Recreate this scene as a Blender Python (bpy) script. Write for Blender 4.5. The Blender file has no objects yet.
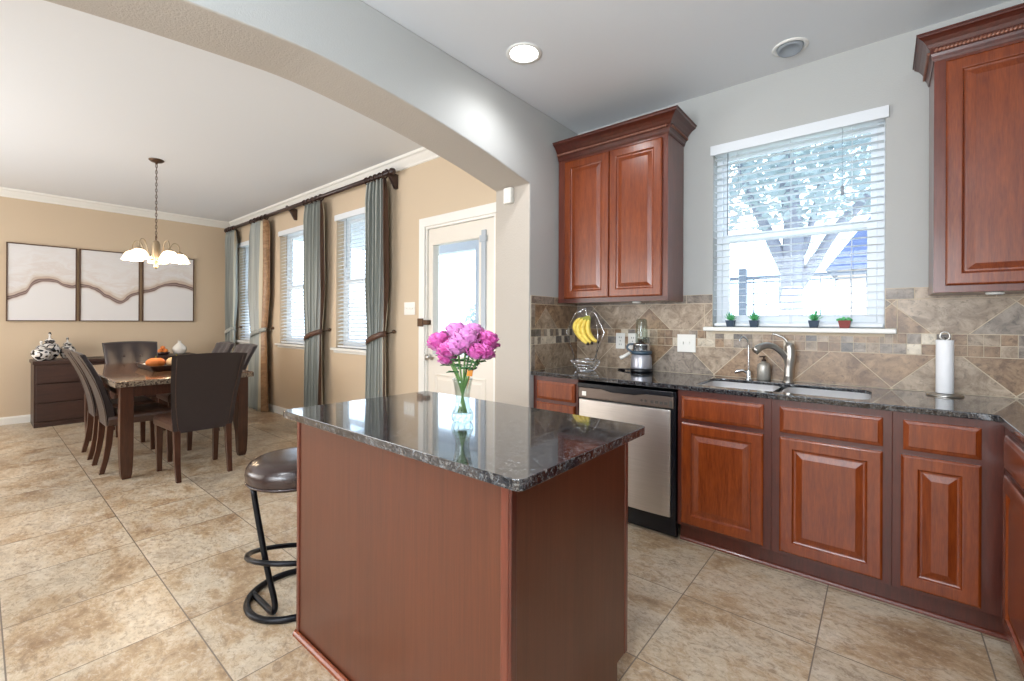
import bpy, bmesh, math, random
from mathutils import Vector, Matrix
R = math.radians
PI = math.pi
rng = random.Random(7)
sc = bpy.context.scene
col = sc.collection

# ------------------------------------------------------------------ camera
cam = bpy.data.cameras.new('camera')
cam.sensor_width = 36.0
cam.lens = 445.6 / 1024 * 36
cam.shift_y = -19.0 / 1024
cam.clip_start = 0.05
cam.clip_end = 200
camo = bpy.data.objects.new('camera', cam)
col.objects.link(camo)
yaw = R(39.77)
m = Matrix.Rotation(yaw, 4, 'Z') @ Matrix.Rotation(R(90), 4, 'X') @ Matrix.Rotation(R(0.25), 4, 'Z')
camo.matrix_world = Matrix.Translation((0, 0, 1.275)) @ m
sc.camera = camo

# ------------------------------------------------------------------ world and light
sc.view_settings.view_transform = 'Standard'
sc.view_settings.look = 'None'
sc.view_settings.exposure = 0.17
sc.view_settings.gamma = 1.0
sc.view_settings.use_curve_mapping = False
try:
    sc.cycles.use_denoising = True
    sc.cycles.max_bounces = 8
    sc.cycles.transparent_max_bounces = 16
    sc.cycles.sample_clamp_indirect = 4.0
    sc.cycles.caustics_reflective = False
    sc.cycles.caustics_refractive = False
except Exception:
    pass
W = bpy.data.worlds.new('world')
sc.world = W
W.use_nodes = True
wn = W.node_tree
bg = wn.nodes['Background']
tc = wn.nodes.new('ShaderNodeTexCoord')
nz = wn.nodes.new('ShaderNodeTexNoise')
nz.inputs['Scale'].default_value = 2.5
rp = wn.nodes.new('ShaderNodeValToRGB')
rp.color_ramp.elements[0].position = 0.35
rp.color_ramp.elements[0].color = (0.50, 0.72, 1.0, 1)
rp.color_ramp.elements[1].position = 0.65
rp.color_ramp.elements[1].color = (0.84, 0.92, 1.0, 1)
wn.links.new(tc.outputs['Generated'], nz.inputs['Vector'])
wn.links.new(nz.outputs['Fac'], rp.inputs['Fac'])
wn.links.new(rp.outputs['Color'], bg.inputs['Color'])
bg.inputs['Strength'].default_value = 5.2


def area(name, loc, rot, sx, sy, power, color):
    l = bpy.data.lights.new(name, 'AREA')
    l.shape = 'RECTANGLE'
    l.size = sx
    l.size_y = sy
    l.energy = power
    l.color = color
    o = bpy.data.objects.new(name, l)
    col.objects.link(o)
    o.location = loc
    o.rotation_euler = rot
    return o


def point(name, loc, power, color, rad=0.05, spot=None):
    l = bpy.data.lights.new(name, 'SPOT' if spot else 'POINT')
    l.energy = power
    l.color = color
    l.shadow_soft_size = rad
    if spot:
        l.spot_size = R(spot)
        l.spot_blend = 0.9
    o = bpy.data.objects.new(name, l)
    col.objects.link(o)
    o.location = loc
    return o


# added fill panel before the windowless wall behind the camera
area('window_light_kitchen', (-0.5, -2.85, 1.55), (R(90), 0, 0), 2.6, 1.9, 82, (0.90, 0.95, 1.0))
# unseen lamps added behind the camera, aimed up to brighten the ceilings
area('bounce_kitchen', (-0.5, -1.6, 1.5), (R(140), 0, 0), 1.6, 1.2, 84, (0.78, 0.89, 1.0))
area('bounce_dining', (-5.4, -1.9, 1.1), (R(132), 0, 0), 3.0, 1.2, 66, (0.92, 0.96, 1.0))
area('window_light_dining', (-5.2, -2.85, 1.6), (R(90), 0, 0), 4.2, 1.9, 84, (1.0, 0.975, 0.94))  # added fill panel for the dining room, no window behind it
# spot under the lit recessed ceiling light
point('can_light', (-1.63, 2.05, 2.80), 20, (0.95, 0.97, 1.0), 0.07, 160)
for cx_, cy_ in ((-0.35, 0.3), (-1.45, -0.4), (-0.3, -1.6)):  # unseen spots without fixtures, added as kitchen fill
    point('can_light', (cx_, cy_, 2.78), 46, (0.95, 0.97, 1.0), 0.08, 160)


# ------------------------------------------------------------------ mesh helpers
class MB:
    def __init__(s):
        s.v = []
        s.f = []
        s.sm = []
        s.mi = []
        s.cur = 0

    def add(s, vs, fs, smooth=False):
        b = len(s.v)
        s.v += [tuple(p) for p in vs]
        for f in fs:
            s.f.append([b + i for i in f])
            s.sm.append(smooth)
            s.mi.append(s.cur)
        return s

    def mark(s):
        return len(s.v)

    def xf(s, k, M):
        for i in range(k, len(s.v)):
            s.v[i] = tuple(M @ Vector(s.v[i]))
        return s

    def box(s, x0, y0, z0, x1, y1, z1):
        return s.add([(x0, y0, z0), (x1, y0, z0), (x1, y1, z0), (x0, y1, z0), (x0, y0, z1), (x1, y0, z1), (x1, y1, z1), (x0, y1, z1)],
                     [(0, 3, 2, 1), (4, 5, 6, 7), (0, 1, 5, 4), (1, 2, 6, 5), (2, 3, 7, 6), (3, 0, 4, 7)])

    def lathe(s, cx, cy, prof, n=24, sx=1, sy=1, cap=True):
        vs, fs = [], []
        for r, z in prof:
            for i in range(n):
                a = 2 * PI * i / n
                vs.append((cx + r * sx * math.cos(a), cy + r * sy * math.sin(a), z))
        for j in range(len(prof) - 1):
            for i in range(n):
                k = (i + 1) % n
                fs.append((j * n + i, j * n + k, (j + 1) * n + k, (j + 1) * n + i))
        s.add(vs, fs, True)
        if cap:
            b = len(s.v) - len(vs)
            for j, rev in ((0, True), (len(prof) - 1, False)):
                if prof[j][0] > 1e-5:
                    idx = [b + j * n + i for i in range(n)]
                    s.f.append(idx[::-1] if rev else idx)
                    s.sm.append(False)
                    s.mi.append(s.cur)
        return s

    def tube(s, pts, r, n=8, closed=False, flat=1.0):
        pts = [Vector(p) for p in pts]
        N = len(pts)
        rs = r if isinstance(r, (list, tuple)) else [r] * N
        vs, fs = [], []
        prev = None
        for i, p in enumerate(pts):
            if closed:
                t = pts[(i + 1) % N] - pts[i - 1]
            else:
                t = pts[min(i + 1, N - 1)] - pts[max(i - 1, 0)]
            t.normalize()
            if prev is None:
                up = Vector((0, 0, 1)) if abs(t.z) < 0.9 else Vector((1, 0, 0))
                a = t.cross(up).normalized()
            else:
                a = (prev - t * prev.dot(t))
                if a.length < 1e-6:
                    a = t.orthogonal()
                a.normalize()
            prev = a
            b = t.cross(a)
            for k in range(n):
                q = 2 * PI * k / n
                vs.append(p + a * (rs[i] * math.cos(q)) + b * (rs[i] * flat * math.sin(q)))
        M_ = N if closed else N - 1
        for j in range(M_):
            for k in range(n):
                k2 = (k + 1) % n
                j2 = (j + 1) % N
                fs.append((j * n + k, j * n + k2, j2 * n + k2, j2 * n + k))
        if not closed:
            fs.append(tuple(range(n))[::-1])
            fs.append(tuple((N - 1) * n + k for k in range(n)))
        return s.add(vs, fs, True)

    def ball(s, c, r, n=12, sz=1.0):
        prof = []
        m_ = max(5, n // 2)
        for i in range(m_ + 1):
            a = -PI / 2 + PI * i / m_
            prof.append((max(r * math.cos(a), 1e-6), c[2] + r * sz * math.sin(a)))
        return s.lathe(c[0], c[1], prof, n, cap=False)

    def build(s, name, mat, parent=None, bevel=0, seg=2, solid=0, sub=0, label=None):
        off = origin(parent)
        me = bpy.data.meshes.new(name)
        me.from_pydata([(p[0] - off[0], p[1] - off[1], p[2] - off[2]) for p in s.v], [], s.f)
        mats = mat if isinstance(mat, (list, tuple)) else [mat]
        for m_ in mats:
            me.materials.append(m_)
        me.polygons.foreach_set('use_smooth', s.sm)
        me.polygons.foreach_set('material_index', s.mi)
        me.update()
        bm = bmesh.new()
        bm.from_mesh(me)
        if not solid:
            bmesh.ops.recalc_face_normals(bm, faces=bm.faces)
        bm.to_mesh(me)
        bm.free()
        o = bpy.data.objects.new(name, me)
        col.objects.link(o)
        if parent:
            o.parent = parent
        if sub:
            md = o.modifiers.new('s', 'SUBSURF')
            md.levels = md.render_levels = sub
        if solid:
            md = o.modifiers.new('t', 'SOLIDIFY')
            md.thickness = solid
            md.offset = 0
        if bevel:
            md = o.modifiers.new('b', 'BEVEL')
            md.width = bevel
            md.segments = seg
            md.limit_method = 'ANGLE'
            md.angle_limit = R(35)
        if label:
            o['label'] = label
        return o


def origin(o):
    v = Vector((0, 0, 0))
    while o is not None:
        v += o.location
        o = o.parent
    return v


def thing(name, label, cat, loc=(0, 0, 0), group=None):
    o = bpy.data.objects.new(name, None)
    o.empty_display_size = 0.1
    col.objects.link(o)
    o.location = loc
    tag(o, label, cat, group)
    return o


def tag(o, label, cat, group=None):
    o['label'] = label
    o['category'] = cat
    if group:
        o['group'] = group
    return o


def struct(o, label=None):
    o['kind'] = 'structure'
    if label:
        o['label'] = label
    return o


def copy_tree(o, parent=None):
    c = o.copy()
    col.objects.link(c)
    c.parent = parent
    for ch in [x for x in bpy.data.objects if x.parent == o]:
        copy_tree(ch, c)
    return c


def poly_extrude(mb, outer, holes, fmap, w0, w1):
    """outer/holes are lists of (u,v); fmap(u,v,w)->xyz"""
    bm = bmesh.new()
    loops = []
    es = []
    for lp in [outer] + holes:
        vs = [bm.verts.new((u, v, 0)) for u, v in lp]
        for i in range(len(vs)):
            es.append(bm.edges.new((vs[i], vs[(i + 1) % len(vs)])))
    bmesh.ops.triangle_fill(bm, use_beauty=True, use_dissolve=False, edges=es)
    bm.verts.index_update()
    pts = [(v.co.x, v.co.y) for v in bm.verts]
    tris = [[v.index for v in f.verts] for f in bm.faces]
    bm.free()
    n = len(pts)
    vs = [fmap(u, v, w0) for u, v in pts] + [fmap(u, v, w1) for u, v in pts]
    fs = [t[::-1] for t in tris] + [[i + n for i in t] for t in tris]
    k = 0
    for lp in [outer] + holes:
        L = len(lp)
        for i in range(L):
            a, b = k + i, k + (i + 1) % L
            fs.append((a, b, b + n, a + n))
        k += L
    mb.add(vs, fs)
    return mb


def wall_cells(mb, u0, u1, v0, v1, holes, bx):
    us = sorted({u0, u1, *[h[0] for h in holes], *[h[1] for h in holes]})
    for i in range(len(us) - 1):
        a, b = us[i], us[i + 1]
        hs = sorted([(h[2], h[3]) for h in holes if h[0] <= a + 1e-6 and h[1] >= b - 1e-6])
        z = v0
        for h0, h1 in hs:
            if h0 > z + 1e-6:
                bx(a, b, z, h0)
            z = h1
        if z < v1 - 1e-6:
            bx(a, b, z, v1)


def panel(mb, u0, u1, v0, v1, rings, fm):
    """raised or recessed panel as nested rectangles; rings (inset, depth)"""
    vs = []
    for ins, d in rings:
        vs += [fm(u0 + ins, v0 + ins, d), fm(u1 - ins, v0 + ins, d), fm(u1 - ins, v1 - ins, d), fm(u0 + ins, v1 - ins, d)]
    fs = [(3, 2, 1, 0)]
    for j in range(len(rings) - 1):
        for i in range(4):
            k = (i + 1) % 4
            fs.append((j * 4 + i, j * 4 + k, j * 4 + 4 + k, j * 4 + 4 + i))
    n = (len(rings) - 1) * 4
    fs.append((n, n + 1, n + 2, n + 3))
    mb.add(vs, fs)
    return mb


DOOR = [(0, 0), (0, .013), (.004, .017), (.009, .0195), (.052, .0195), (.055, .019), (.059, .012), (.064, .010), (.070, .010), (.094, .0175), (.097, .0185)]
DRAWER = [(0, 0), (0, .011), (.004, .014), (.014, .017), (.018, .0195), (.022, .0195)]


def sweep(mb, path, prof, closed=False):
    """prof (outward offset, z); path list of (x,y); outward is to the right of travel"""
    n = len(path)
    rings = []
    for i in range(n):
        p = Vector(path[i])
        def nrm(a, b):
            d = (Vector(b) - Vector(a)).normalized()
            return Vector((d.y, -d.x))
        if i == 0:
            nn = nrm(path[0], path[1])
        elif i == n - 1:
            nn = nrm(path[-2], path[-1])
        else:
            a, b = nrm(path[i - 1], path[i]), nrm(path[i], path[i + 1])
            nn = (a + b)
            nn = nn / (nn.length_squared / 2)
        rings.append([(p.x + nn.x * o, p.y + nn.y * o, z) for o, z in prof])
    k = len(prof)
    vs = [q for r_ in rings for q in r_]
    fs = []
    for i in range(n - 1):
        for j in range(k):
            j2 = (j + 1) % k
            fs.append((i * k + j, i * k + j2, (i + 1) * k + j2, (i + 1) * k + j))
    fs.append(tuple(range(k))[::-1])
    fs.append(tuple((n - 1) * k + j for j in range(k)))
    mb.add(vs, fs)
    return mb


def arc(c, r, a0, a1, n, f):
    return [f(c[0] + r * math.cos(a0 + (a1 - a0) * i / n), c[1] + r * math.sin(a0 + (a1 - a0) * i / n)) for i in range(n + 1)]


def spline(pts, n=8):
    """Catmull-Rom through pts"""
    P = [Vector(p) for p in pts]
    P = [2 * P[0] - P[1]] + P + [2 * P[-1] - P[-2]]
    out = []
    for i in range(1, len(P) - 2):
        for k in range(n):
            t = k / n
            a, b, c, d = P[i - 1], P[i], P[i + 1], P[i + 2]
            out.append(0.5 * ((2 * b) + (c - a) * t + (2 * a - 5 * b + 4 * c - d) * t * t + (3 * b - a - 3 * c + d) * t ** 3))
    out.append(P[-2])
    return out


# ------------------------------------------------------------------ materials
def lin(r, g, b):
    f = lambda c: (c / 255 / 12.92) if c <= 10 else ((c / 255 + .055) / 1.055) ** 2.4
    return (f(r), f(g), f(b), 1)


class NT:
    def __init__(s, name):
        s.m = bpy.data.materials.new(name)
        s.m.use_nodes = True
        s.t = s.m.node_tree
        s.b = s.t.nodes['Principled BSDF']
        s.out = s.t.nodes['Material Output']

    def n(s, typ, **kw):
        x = s.t.nodes.new('ShaderNode' + typ)
        for k, v in kw.items():
            if k in ('operation', 'blend_type', 'data_type', 'wave_type', 'bands_direction', 'feature', 'wave_profile', 'noise_dimensions', 'distance'):
                setattr(x, k, v)
            else:
                x.inputs[k].default_value = v
        return x

    def l(s, a, b):
        s.t.links.new(a, b)

    def math(s, op, a, b=None, c=None, clamp=False):
        x = s.t.nodes.new('ShaderNodeMath')
        x.operation = op
        x.use_clamp = clamp
        for i, q in enumerate((a, b, c)):
            if q is None:
                continue
            if isinstance(q, (int, float)):
                x.inputs[i].default_value = q
            else:
                s.l(q, x.inputs[i])
        return x.outputs[0]

    def mix(s, fac, a, b, mode='MIX'):
        x = s.t.nodes.new('ShaderNodeMix')
        x.data_type = 'RGBA'
        x.blend_type = mode
        for k, q in ((0, fac), (6, a), (7, b)):
            if isinstance(q, (int, float, tuple)):
                x.inputs[k].default_value = q
            else:
                s.l(q, x.inputs[k])
        return x.outputs[2]

    def ramp(s, fac, els):
        x = s.t.nodes.new('ShaderNodeValToRGB')
        e = x.color_ramp.elements
        e[0].position, e[0].color = els[0]
        e[1].position, e[1].color = els[-1]
        for p, c in els[1:-1]:
            q = e.new(p)
            q.color = c
        s.l(fac, x.inputs['Fac'])
        return x.outputs['Color']

    def coords(s, scale=(1, 1, 1), world=False):
        if world:
            g = s.t.nodes.new('ShaderNodeNewGeometry')
            src = g.outputs['Position']
        else:
            g = s.t.nodes.new('ShaderNodeTexCoord')
            src = g.outputs['Object']
        mp = s.t.nodes.new('ShaderNodeMapping')
        mp.inputs['Scale'].default_value = scale
        s.l(src, mp.inputs['Vector'])
        return mp.outputs['Vector']

    def noise(s, vec, scale, detail=4, rough=.5, dist=0):
        x = s.t.nodes.new('ShaderNodeTexNoise')
        x.inputs['Scale'].default_value = scale
        x.inputs['Detail'].default_value = detail
        x.inputs['Roughness'].default_value = rough
        x.inputs['Distortion'].default_value = dist
        s.l(vec, x.inputs['Vector'])
        return x.outputs['Fac']

    def bump(s, h, strength, dist=.01):
        x = s.t.nodes.new('ShaderNodeBump')
        x.inputs['Strength'].default_value = strength
        x.inputs['Distance'].default_value = dist
        s.l(h, x.inputs['Height'])
        s.l(x.outputs['Normal'], s.b.inputs['Normal'])

    def set(s, **kw):
        names = dict(color='Base Color', rough='Roughness', metal='Metallic', spec='Specular IOR Level', coat='Coat Weight', coatr='Coat Roughness', sheen='Sheen Weight', trans='Transmission Weight', ior='IOR', alpha='Alpha')
        for k, v in kw.items():
            i = s.b.inputs[names[k]]
            if isinstance(v, (int, float, tuple)):
                i.default_value = v
            else:
                s.l(v, i)
        return s


def plain(name, c, rough=.5, metal=0, spec=.5, coat=0, bump=0, bscale=200, var=0):
    t = NT(name)
    t.set(color=c, rough=rough, metal=metal, spec=spec, coat=coat)
    if bump or var:
        v = t.coords()
        h = t.noise(v, bscale, 3)
        if bump:
            t.bump(h, bump, .003)
        if var:
            h2 = t.noise(v, bscale * .1, 3)
            t.set(color=t.mix(h2, tuple(x * (1 - var) for x in c[:3]) + (1,), tuple(min(1, x * (1 + var)) for x in c[:3]) + (1,)))
    return t.m


def wood(name, dark, light, grain=(14, 14, 1.2), rough=.3, coat=.3, scale=3.0, spec=.5):
    t = NT(name)
    v = t.coords(grain)
    a = t.noise(v, scale, 6, .6, .6)
    b = t.noise(t.coords(tuple(g * 6 for g in grain)), scale, 2, .5)
    c = t.noise(t.coords((1.3, 1.3, .8)), 1.6, 2)
    f = t.math('ADD', t.math('MULTIPLY', a, .5), t.math('ADD', t.math('MULTIPLY', b, .28), t.math('MULTIPLY', c, .3)))
    t.set(color=t.ramp(f, [(.35, dark), (.75, light)]), rough=rough, coat=coat, coatr=.15, spec=spec)
    t.bump(b, .04, .002)
    return t.m


def glass(name, tint=(1, 1, 1, 1), refl=.08, rough=0.0):
    t = NT(name)
    tr = t.n('BsdfTransparent')
    tr.inputs['Color'].default_value = tint
    gl = t.n('BsdfGlossy')
    gl.inputs['Roughness'].default_value = rough
    fr = t.n('Fresnel')
    geo = t.n('NewGeometry')
    t.l(t.math('SUBTRACT', 1.45, t.math('MULTIPLY', geo.outputs['Backfacing'], 1.45 - 1 / 1.45)), fr.inputs['IOR'])
    mx = t.n('MixShader')
    t.l(fr.outputs[0], mx.inputs[0])
    t.l(tr.outputs[0], mx.inputs[1])
    t.l(gl.outputs[0], mx.inputs[2])
    t.l(mx.outputs[0], t.out.inputs['Surface'])
    return t.m


def emis(name, c, s):
    t = NT(name)
    t.set(color=c)
    t.b.inputs['Emission Color'].default_value = c
    t.b.inputs['Emission Strength'].default_value = s
    return t.m


M = {}
M['kwall'] = plain('kitchen_wall_paint', lin(186, 186, 183), .85, bump=.25, bscale=140)  # same house paint as the dining room, cool kitchen light put into the grey
M['dwall'] = plain('dining_wall_paint', lin(208, 188, 162), .85, bump=.25, bscale=140)  # same house paint, warm dining light put into the tan
M['soffit'] = plain('arch_soffit_paint', lin(186, 177, 166), .85, bump=.6, bscale=110)  # same paint again, light from the floor tinted into soffit and jamb
M['ceil'] = plain('ceiling_paint', lin(226, 228, 230), .9, bump=.15, bscale=110)
M['white'] = plain('white_trim_paint', lin(236, 234, 228), .4)
M['doorwhite'] = plain('door_paint', lin(228, 220, 208), .4)
M['vinyl'] = plain('white_vinyl', lin(232, 236, 240), .4)
M['cherry'] = wood('cherry_wood', lin(86, 30, 8), lin(146, 68, 24), rough=.27, coat=.35)
M['cherry_frame'] = wood('cherry_frame_wood', lin(60, 22, 14), lin(94, 40, 26), rough=.32, coat=.3)
M['cherry_side'] = wood('cherry_side_wood', lin(80, 36, 24), lin(118, 58, 42), rough=.3, coat=.4)
M['rope'] = wood('rope_bead_wood', lin(110, 66, 50), lin(160, 108, 88), rough=.3, coat=.4)
M['island'] = wood('island_laminate', lin(72, 36, 22), lin(98, 52, 32), (16, 16, .5), rough=.38, coat=.15)
M['dark_wood'] = wood('dark_stained_wood', lin(34, 18, 14), lin(66, 38, 30), (2, 2, 10), rough=.35, coat=.2)
M['chest'] = wood('chest_veneer', lin(40, 24, 20), lin(74, 48, 40), (12, 1.2, 12), rough=.45, coat=.1)
M['table_wood'] = wood('table_wood', lin(50, 26, 17), lin(90, 52, 34), rough=.32, coat=.3)
M['leather'] = plain('brown_leather', lin(80, 56, 45), .28, spec=.6, bump=.3, bscale=260, var=.12)
M['leather_back'] = plain('charcoal_leather', lin(48, 41, 44), .3, spec=.55, bump=.3, bscale=260, var=.1)
M['leather_seat'] = plain('stool_leather', lin(48, 34, 32), .22, spec=.7, bump=.15, bscale=160, var=.1)
M['black_metal'] = plain('black_metal', lin(24, 25, 30), .3, .6)
M['steel'] = plain('brushed_nickel', lin(196, 192, 186), .28, 1)
M['bowl'] = plain('satin_sink_steel', lin(222, 222, 224), .38, .55)
M['chrome'] = plain('chrome', lin(225, 228, 232), .1, 1)
M['plate'] = plain('white_plastic', lin(238, 236, 230), .35)
M['hole'] = plain('dark_slot', lin(60, 56, 52), .5)
M['black'] = plain('black_plastic', lin(16, 18, 24), .25)
M['bronze'] = plain('oiled_bronze', lin(92, 72, 58), .35, .8)
M['brass'] = plain('aged_brass', lin(168, 150, 124), .35, .7)
M['glass'] = glass('window_glass')
M['pot'] = plain('slate_blue_pot', lin(44, 62, 82), .5)
M['potred'] = plain('terracotta_pot', lin(140, 66, 60), .6)
M['soil'] = plain('soil', lin(52, 40, 32), .9, bump=.6, bscale=300)
M['leaf'] = plain('succulent_green', lin(92, 186, 118), .5, var=.3, bscale=300)
M['leaf2'] = plain('rose_leaf_green', lin(50, 96, 52), .5, var=.3, bscale=300)
M['stem'] = plain('stem_green', lin(96, 132, 70), .5)
M['paper'] = plain('white_paper', lin(244, 244, 246), .85, bump=.15, bscale=400)
M['curtain_brown'] = None

# blind slat, slightly translucent
t = NT('blind_slat')
t.set(color=lin(246, 248, 250), rough=.5)
tl = t.n('BsdfTranslucent')
tl.inputs['Color'].default_value = lin(248, 250, 252)
mx = t.n('MixShader')
mx.inputs[0].default_value = .66
t.l(t.b.outputs[0], mx.inputs[1])
t.l(tl.outputs[0], mx.inputs[2])
t.l(mx.outputs[0], t.out.inputs['Surface'])
M['slat'] = t.m

# stainless door: horizontally brushed
t = NT('stainless_steel')
v = t.coords((1.2, 1.2, 90))
nn = t.noise(v, 4, 4)
t.set(color=t.ramp(nn, [(.3, lin(206, 200, 194)), (.7, lin(220, 214, 208))]), metal=1, rough=.36)
M['stainless'] = t.m
M['panelgrey'] = plain('control_panel_grey', lin(118, 106, 98), .3, .7)

# granite
t = NT('granite')
v = t.coords(world=True)
a = t.noise(v, 34, 5, .72, .4)
b = t.noise(v, 120, 3, .65)
c = t.noise(v, 9, 3)
colr = t.ramp(a, [(.38, lin(12, 14, 18)), (.48, lin(26, 30, 36)), (.53, lin(70, 66, 64)), (.57, lin(30, 34, 40)), (.63, lin(104, 106, 108)), (.68, lin(30, 34, 42))])
sp = t.ramp(b, [(.55, (0, 0, 0, 1)), (.66, (1, 1, 1, 1))])
colr = t.mix(t.math('MULTIPLY', sp, .55), colr, lin(150, 148, 144))
colr = t.mix(t.math('MULTIPLY', c, .3), colr, lin(34, 40, 50))
t.set(color=colr, rough=.08, spec=.8, coat=.5, coatr=.02)
M['granite'] = t.m

# floor tiles: 0.516 m grid, travertine
t = NT('floor_tile')
g = t.t.nodes.new('ShaderNodeNewGeometry')
sx = t.t.nodes.new('ShaderNodeSeparateXYZ')
t.l(g.outputs['Position'], sx.inputs[0])
PITCHX, PITCHY = .516, .513
u = t.math('DIVIDE', t.math('ADD', sx.outputs[0], .2 + 40 * PITCHX), PITCHX)
w = t.math('DIVIDE', t.math('ADD', sx.outputs[1], -.070 + 40 * PITCHY), PITCHY)
fu = t.math('FRACT', u)
fw = t.math('FRACT', w)
du = t.math('MINIMUM', fu, t.math('SUBTRACT', 1.0, fu))
dw = t.math('MINIMUM', fw, t.math('SUBTRACT', 1.0, fw))
dm = t.math('MINIMUM', du, dw)
grout = t.math('LESS_THAN', dm, .0048)
cell = t.t.nodes.new('ShaderNodeCombineXYZ')
t.l(t.math('FLOOR', u), cell.inputs[0])
t.l(t.math('FLOOR', w), cell.inputs[1])
wnz = t.t.nodes.new('ShaderNodeTexWhiteNoise')
t.l(cell.outputs[0], wnz.inputs['Vector'])
vm = t.t.nodes.new('ShaderNodeVectorMath')
vm.operation = 'MULTIPLY_ADD'
t.l(wnz.outputs['Color'], vm.inputs[0])
vm.inputs[1].default_value = (7, 7, 7)
t.l(g.outputs['Position'], vm.inputs[2])
mp = t.t.nodes.new('ShaderNodeMapping')
mp.inputs['Rotation'].default_value = (0, 0, R(24))
mp.inputs['Scale'].default_value = (1.0, 1.5, 1)
t.l(vm.outputs[0], mp.inputs['Vector'])
n1 = t.noise(mp.outputs[0], 2.2, 8, .7, .3)
n2 = t.noise(mp.outputs[0], 11, 10, .8, 1.4)
n3 = t.noise(mp.outputs[0], 4.5, 8, .75, .6)
c1 = t.ramp(n1, [(.34, lin(146, 116, 86)), (.45, lin(184, 158, 126)), (.55, lin(206, 190, 166)), (.68, lin(172, 156, 136))])
veins = t.ramp(n2, [(.38, (1, 1, 1, 1)), (.47, (0, 0, 0, 1))])
c2 = t.mix(t.math('MULTIPLY', veins, .6), c1, lin(134, 110, 88))
cloud = t.ramp(n3, [(.52, (0, 0, 0, 1)), (.64, (1, 1, 1, 1))])
c3 = t.mix(t.math('MULTIPLY', cloud, .45), c2, lin(226, 216, 200))
dk = t.ramp(n3, [(.30, (1, 1, 1, 1)), (.42, (0, 0, 0, 1))])
c3 = t.mix(t.math('MULTIPLY', dk, .4), c3, lin(138, 124, 112))
n4 = t.noise(mp.outputs[0], 30, 8, .8, .6)
c3 = t.mix(t.math('MULTIPLY', t.ramp(n4, [(.40, (1, 1, 1, 1)), (.48, (0, 0, 0, 1))]), .5), c3, lin(124, 100, 78))
c3 = t.mix(t.math('MULTIPLY', t.ramp(n4, [(.54, (0, 0, 0, 1)), (.62, (1, 1, 1, 1))]), .4), c3, lin(228, 220, 206))
tone = t.math('ADD', t.math('MULTIPLY', wnz.outputs['Value'], .14), .90)
tm = t.t.nodes.new('ShaderNodeVectorMath')
tm.operation = 'SCALE'
t.l(c3, tm.inputs[0])
t.l(tone, tm.inputs['Scale'])
fin = t.mix(grout, tm.outputs[0], lin(128, 116, 104))
t.set(color=fin, rough=t.math('ADD', t.math('MULTIPLY', n2, .22), t.math('ADD', .22, t.math('MULTIPLY', grout, .4))), spec=.45)
t.bump(t.math('SUBTRACT', t.math('MULTIPLY', n2, .1), grout), .35, .003)
M['floor'] = t.m


# backsplash stone, one recipe in several tones
def stone(name, d, l_, k):
    t = NT(name)
    v = t.coords(world=True)
    a = t.noise(v, 11 + k, 8, .7, .8)
    b = t.noise(v, 38, 5, .7, .5)
    c = t.ramp(a, [(.38, d), (.62, l_)])
    ve = t.ramp(b, [(.36, (1, 1, 1, 1)), (.46, (0, 0, 0, 1))])
    t.set(color=t.mix(t.math('MULTIPLY', ve, .55), c, tuple(x * .45 for x in d[:3]) + (1,)), rough=.34, spec=.45)
    t.bump(b, .12, .003)
    return t.m


ST = [stone('stone_tan', lin(132, 112, 92), lin(188, 168, 146), 0), stone('stone_brown', lin(118, 92, 70), lin(174, 144, 114), 1),
      stone('stone_taupe', lin(112, 100, 90), lin(166, 152, 138), 2), stone('stone_cream', lin(190, 176, 156), lin(222, 210, 190), 3),
      stone('stone_grey', lin(88, 82, 78), lin(122, 114, 108), 4), plain('grout', lin(206, 190, 166), .8)]

# silk curtain
t = NT('curtain_silk')
v = t.coords((60, 1, 1))
a = t.noise(t.coords((120, 120, 2)), 1, 3)
b = t.noise(t.coords((16, 16, .3)), 1, 2)
t.set(color=t.mix(b, lin(96, 106, 106), lin(192, 194, 186)), rough=.34, sheen=.3, spec=.5)
t.bump(a, .15, .003)
M['silk'] = t.m
t = NT('curtain_bronze')
a = t.noise(t.coords((5, 5, 9)), 1.6, 4, .6, 1.5)
t.set(color=t.mix(t.ramp(a, [(.4, (0, 0, 0, 1)), (.6, (1, 1, 1, 1))]), lin(138, 102, 68), lin(166, 128, 90)), rough=.38, sheen=.3)
t.bump(a, .4, .01)
M['silk_bronze'] = t.m
M['silk_dark'] = plain('curtain_brown_band', lin(84, 58, 46), .45, var=.2, bscale=80)
M['piping'] = plain('curtain_piping', lin(206, 196, 172), .6)

# triptych
t = NT('abstract_painting')
g = t.t.nodes.new('ShaderNodeNewGeometry')
sx = t.t.nodes.new('ShaderNodeSeparateXYZ')
t.l(g.outputs['Position'], sx.inputs[0])
fc = t.t.nodes.new('ShaderNodeFloatCurve')
cv = fc.mapping.curves[0]
kp = [(.23, 1.55), (.38, 1.62), (.47, 1.76), (.62, 1.77), (.77, 1.68), (.86, 1.71), (1.0, 1.68), (1.15, 1.56), (1.25, 1.51), (1.35, 1.58), (1.45, 1.65), (1.6, 1.68), (1.84, 1.80), (2.0, 1.78), (2.12, 1.73)]
kp = [((a - .2) / 2, b - 1.2) for a, b in kp]
cv.points[0].location = (0, kp[0][1])
cv.points[-1].location = (1, kp[-1][1])
for a, b in kp:
    cv.points.new(a, b)
fc.mapping.update()
t.l(t.math('DIVIDE', t.math('SUBTRACT', sx.outputs[1], .2), 2.0), fc.inputs['Value'])
nz1 = t.noise(t.coords((1, 1, 1), True), 3.5, 2, .5, .3)
nz2 = t.noise(t.coords((1, 1, 3), True), 3, 6, .7, 1.5)
cen = t.math('ADD', fc.outputs[0], 1.2)
dz = t.math('SUBTRACT', sx.outputs[2], t.math('ADD', cen, t.math('MULTIPLY', t.math('SUBTRACT', nz1, .5), .16)))
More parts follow.
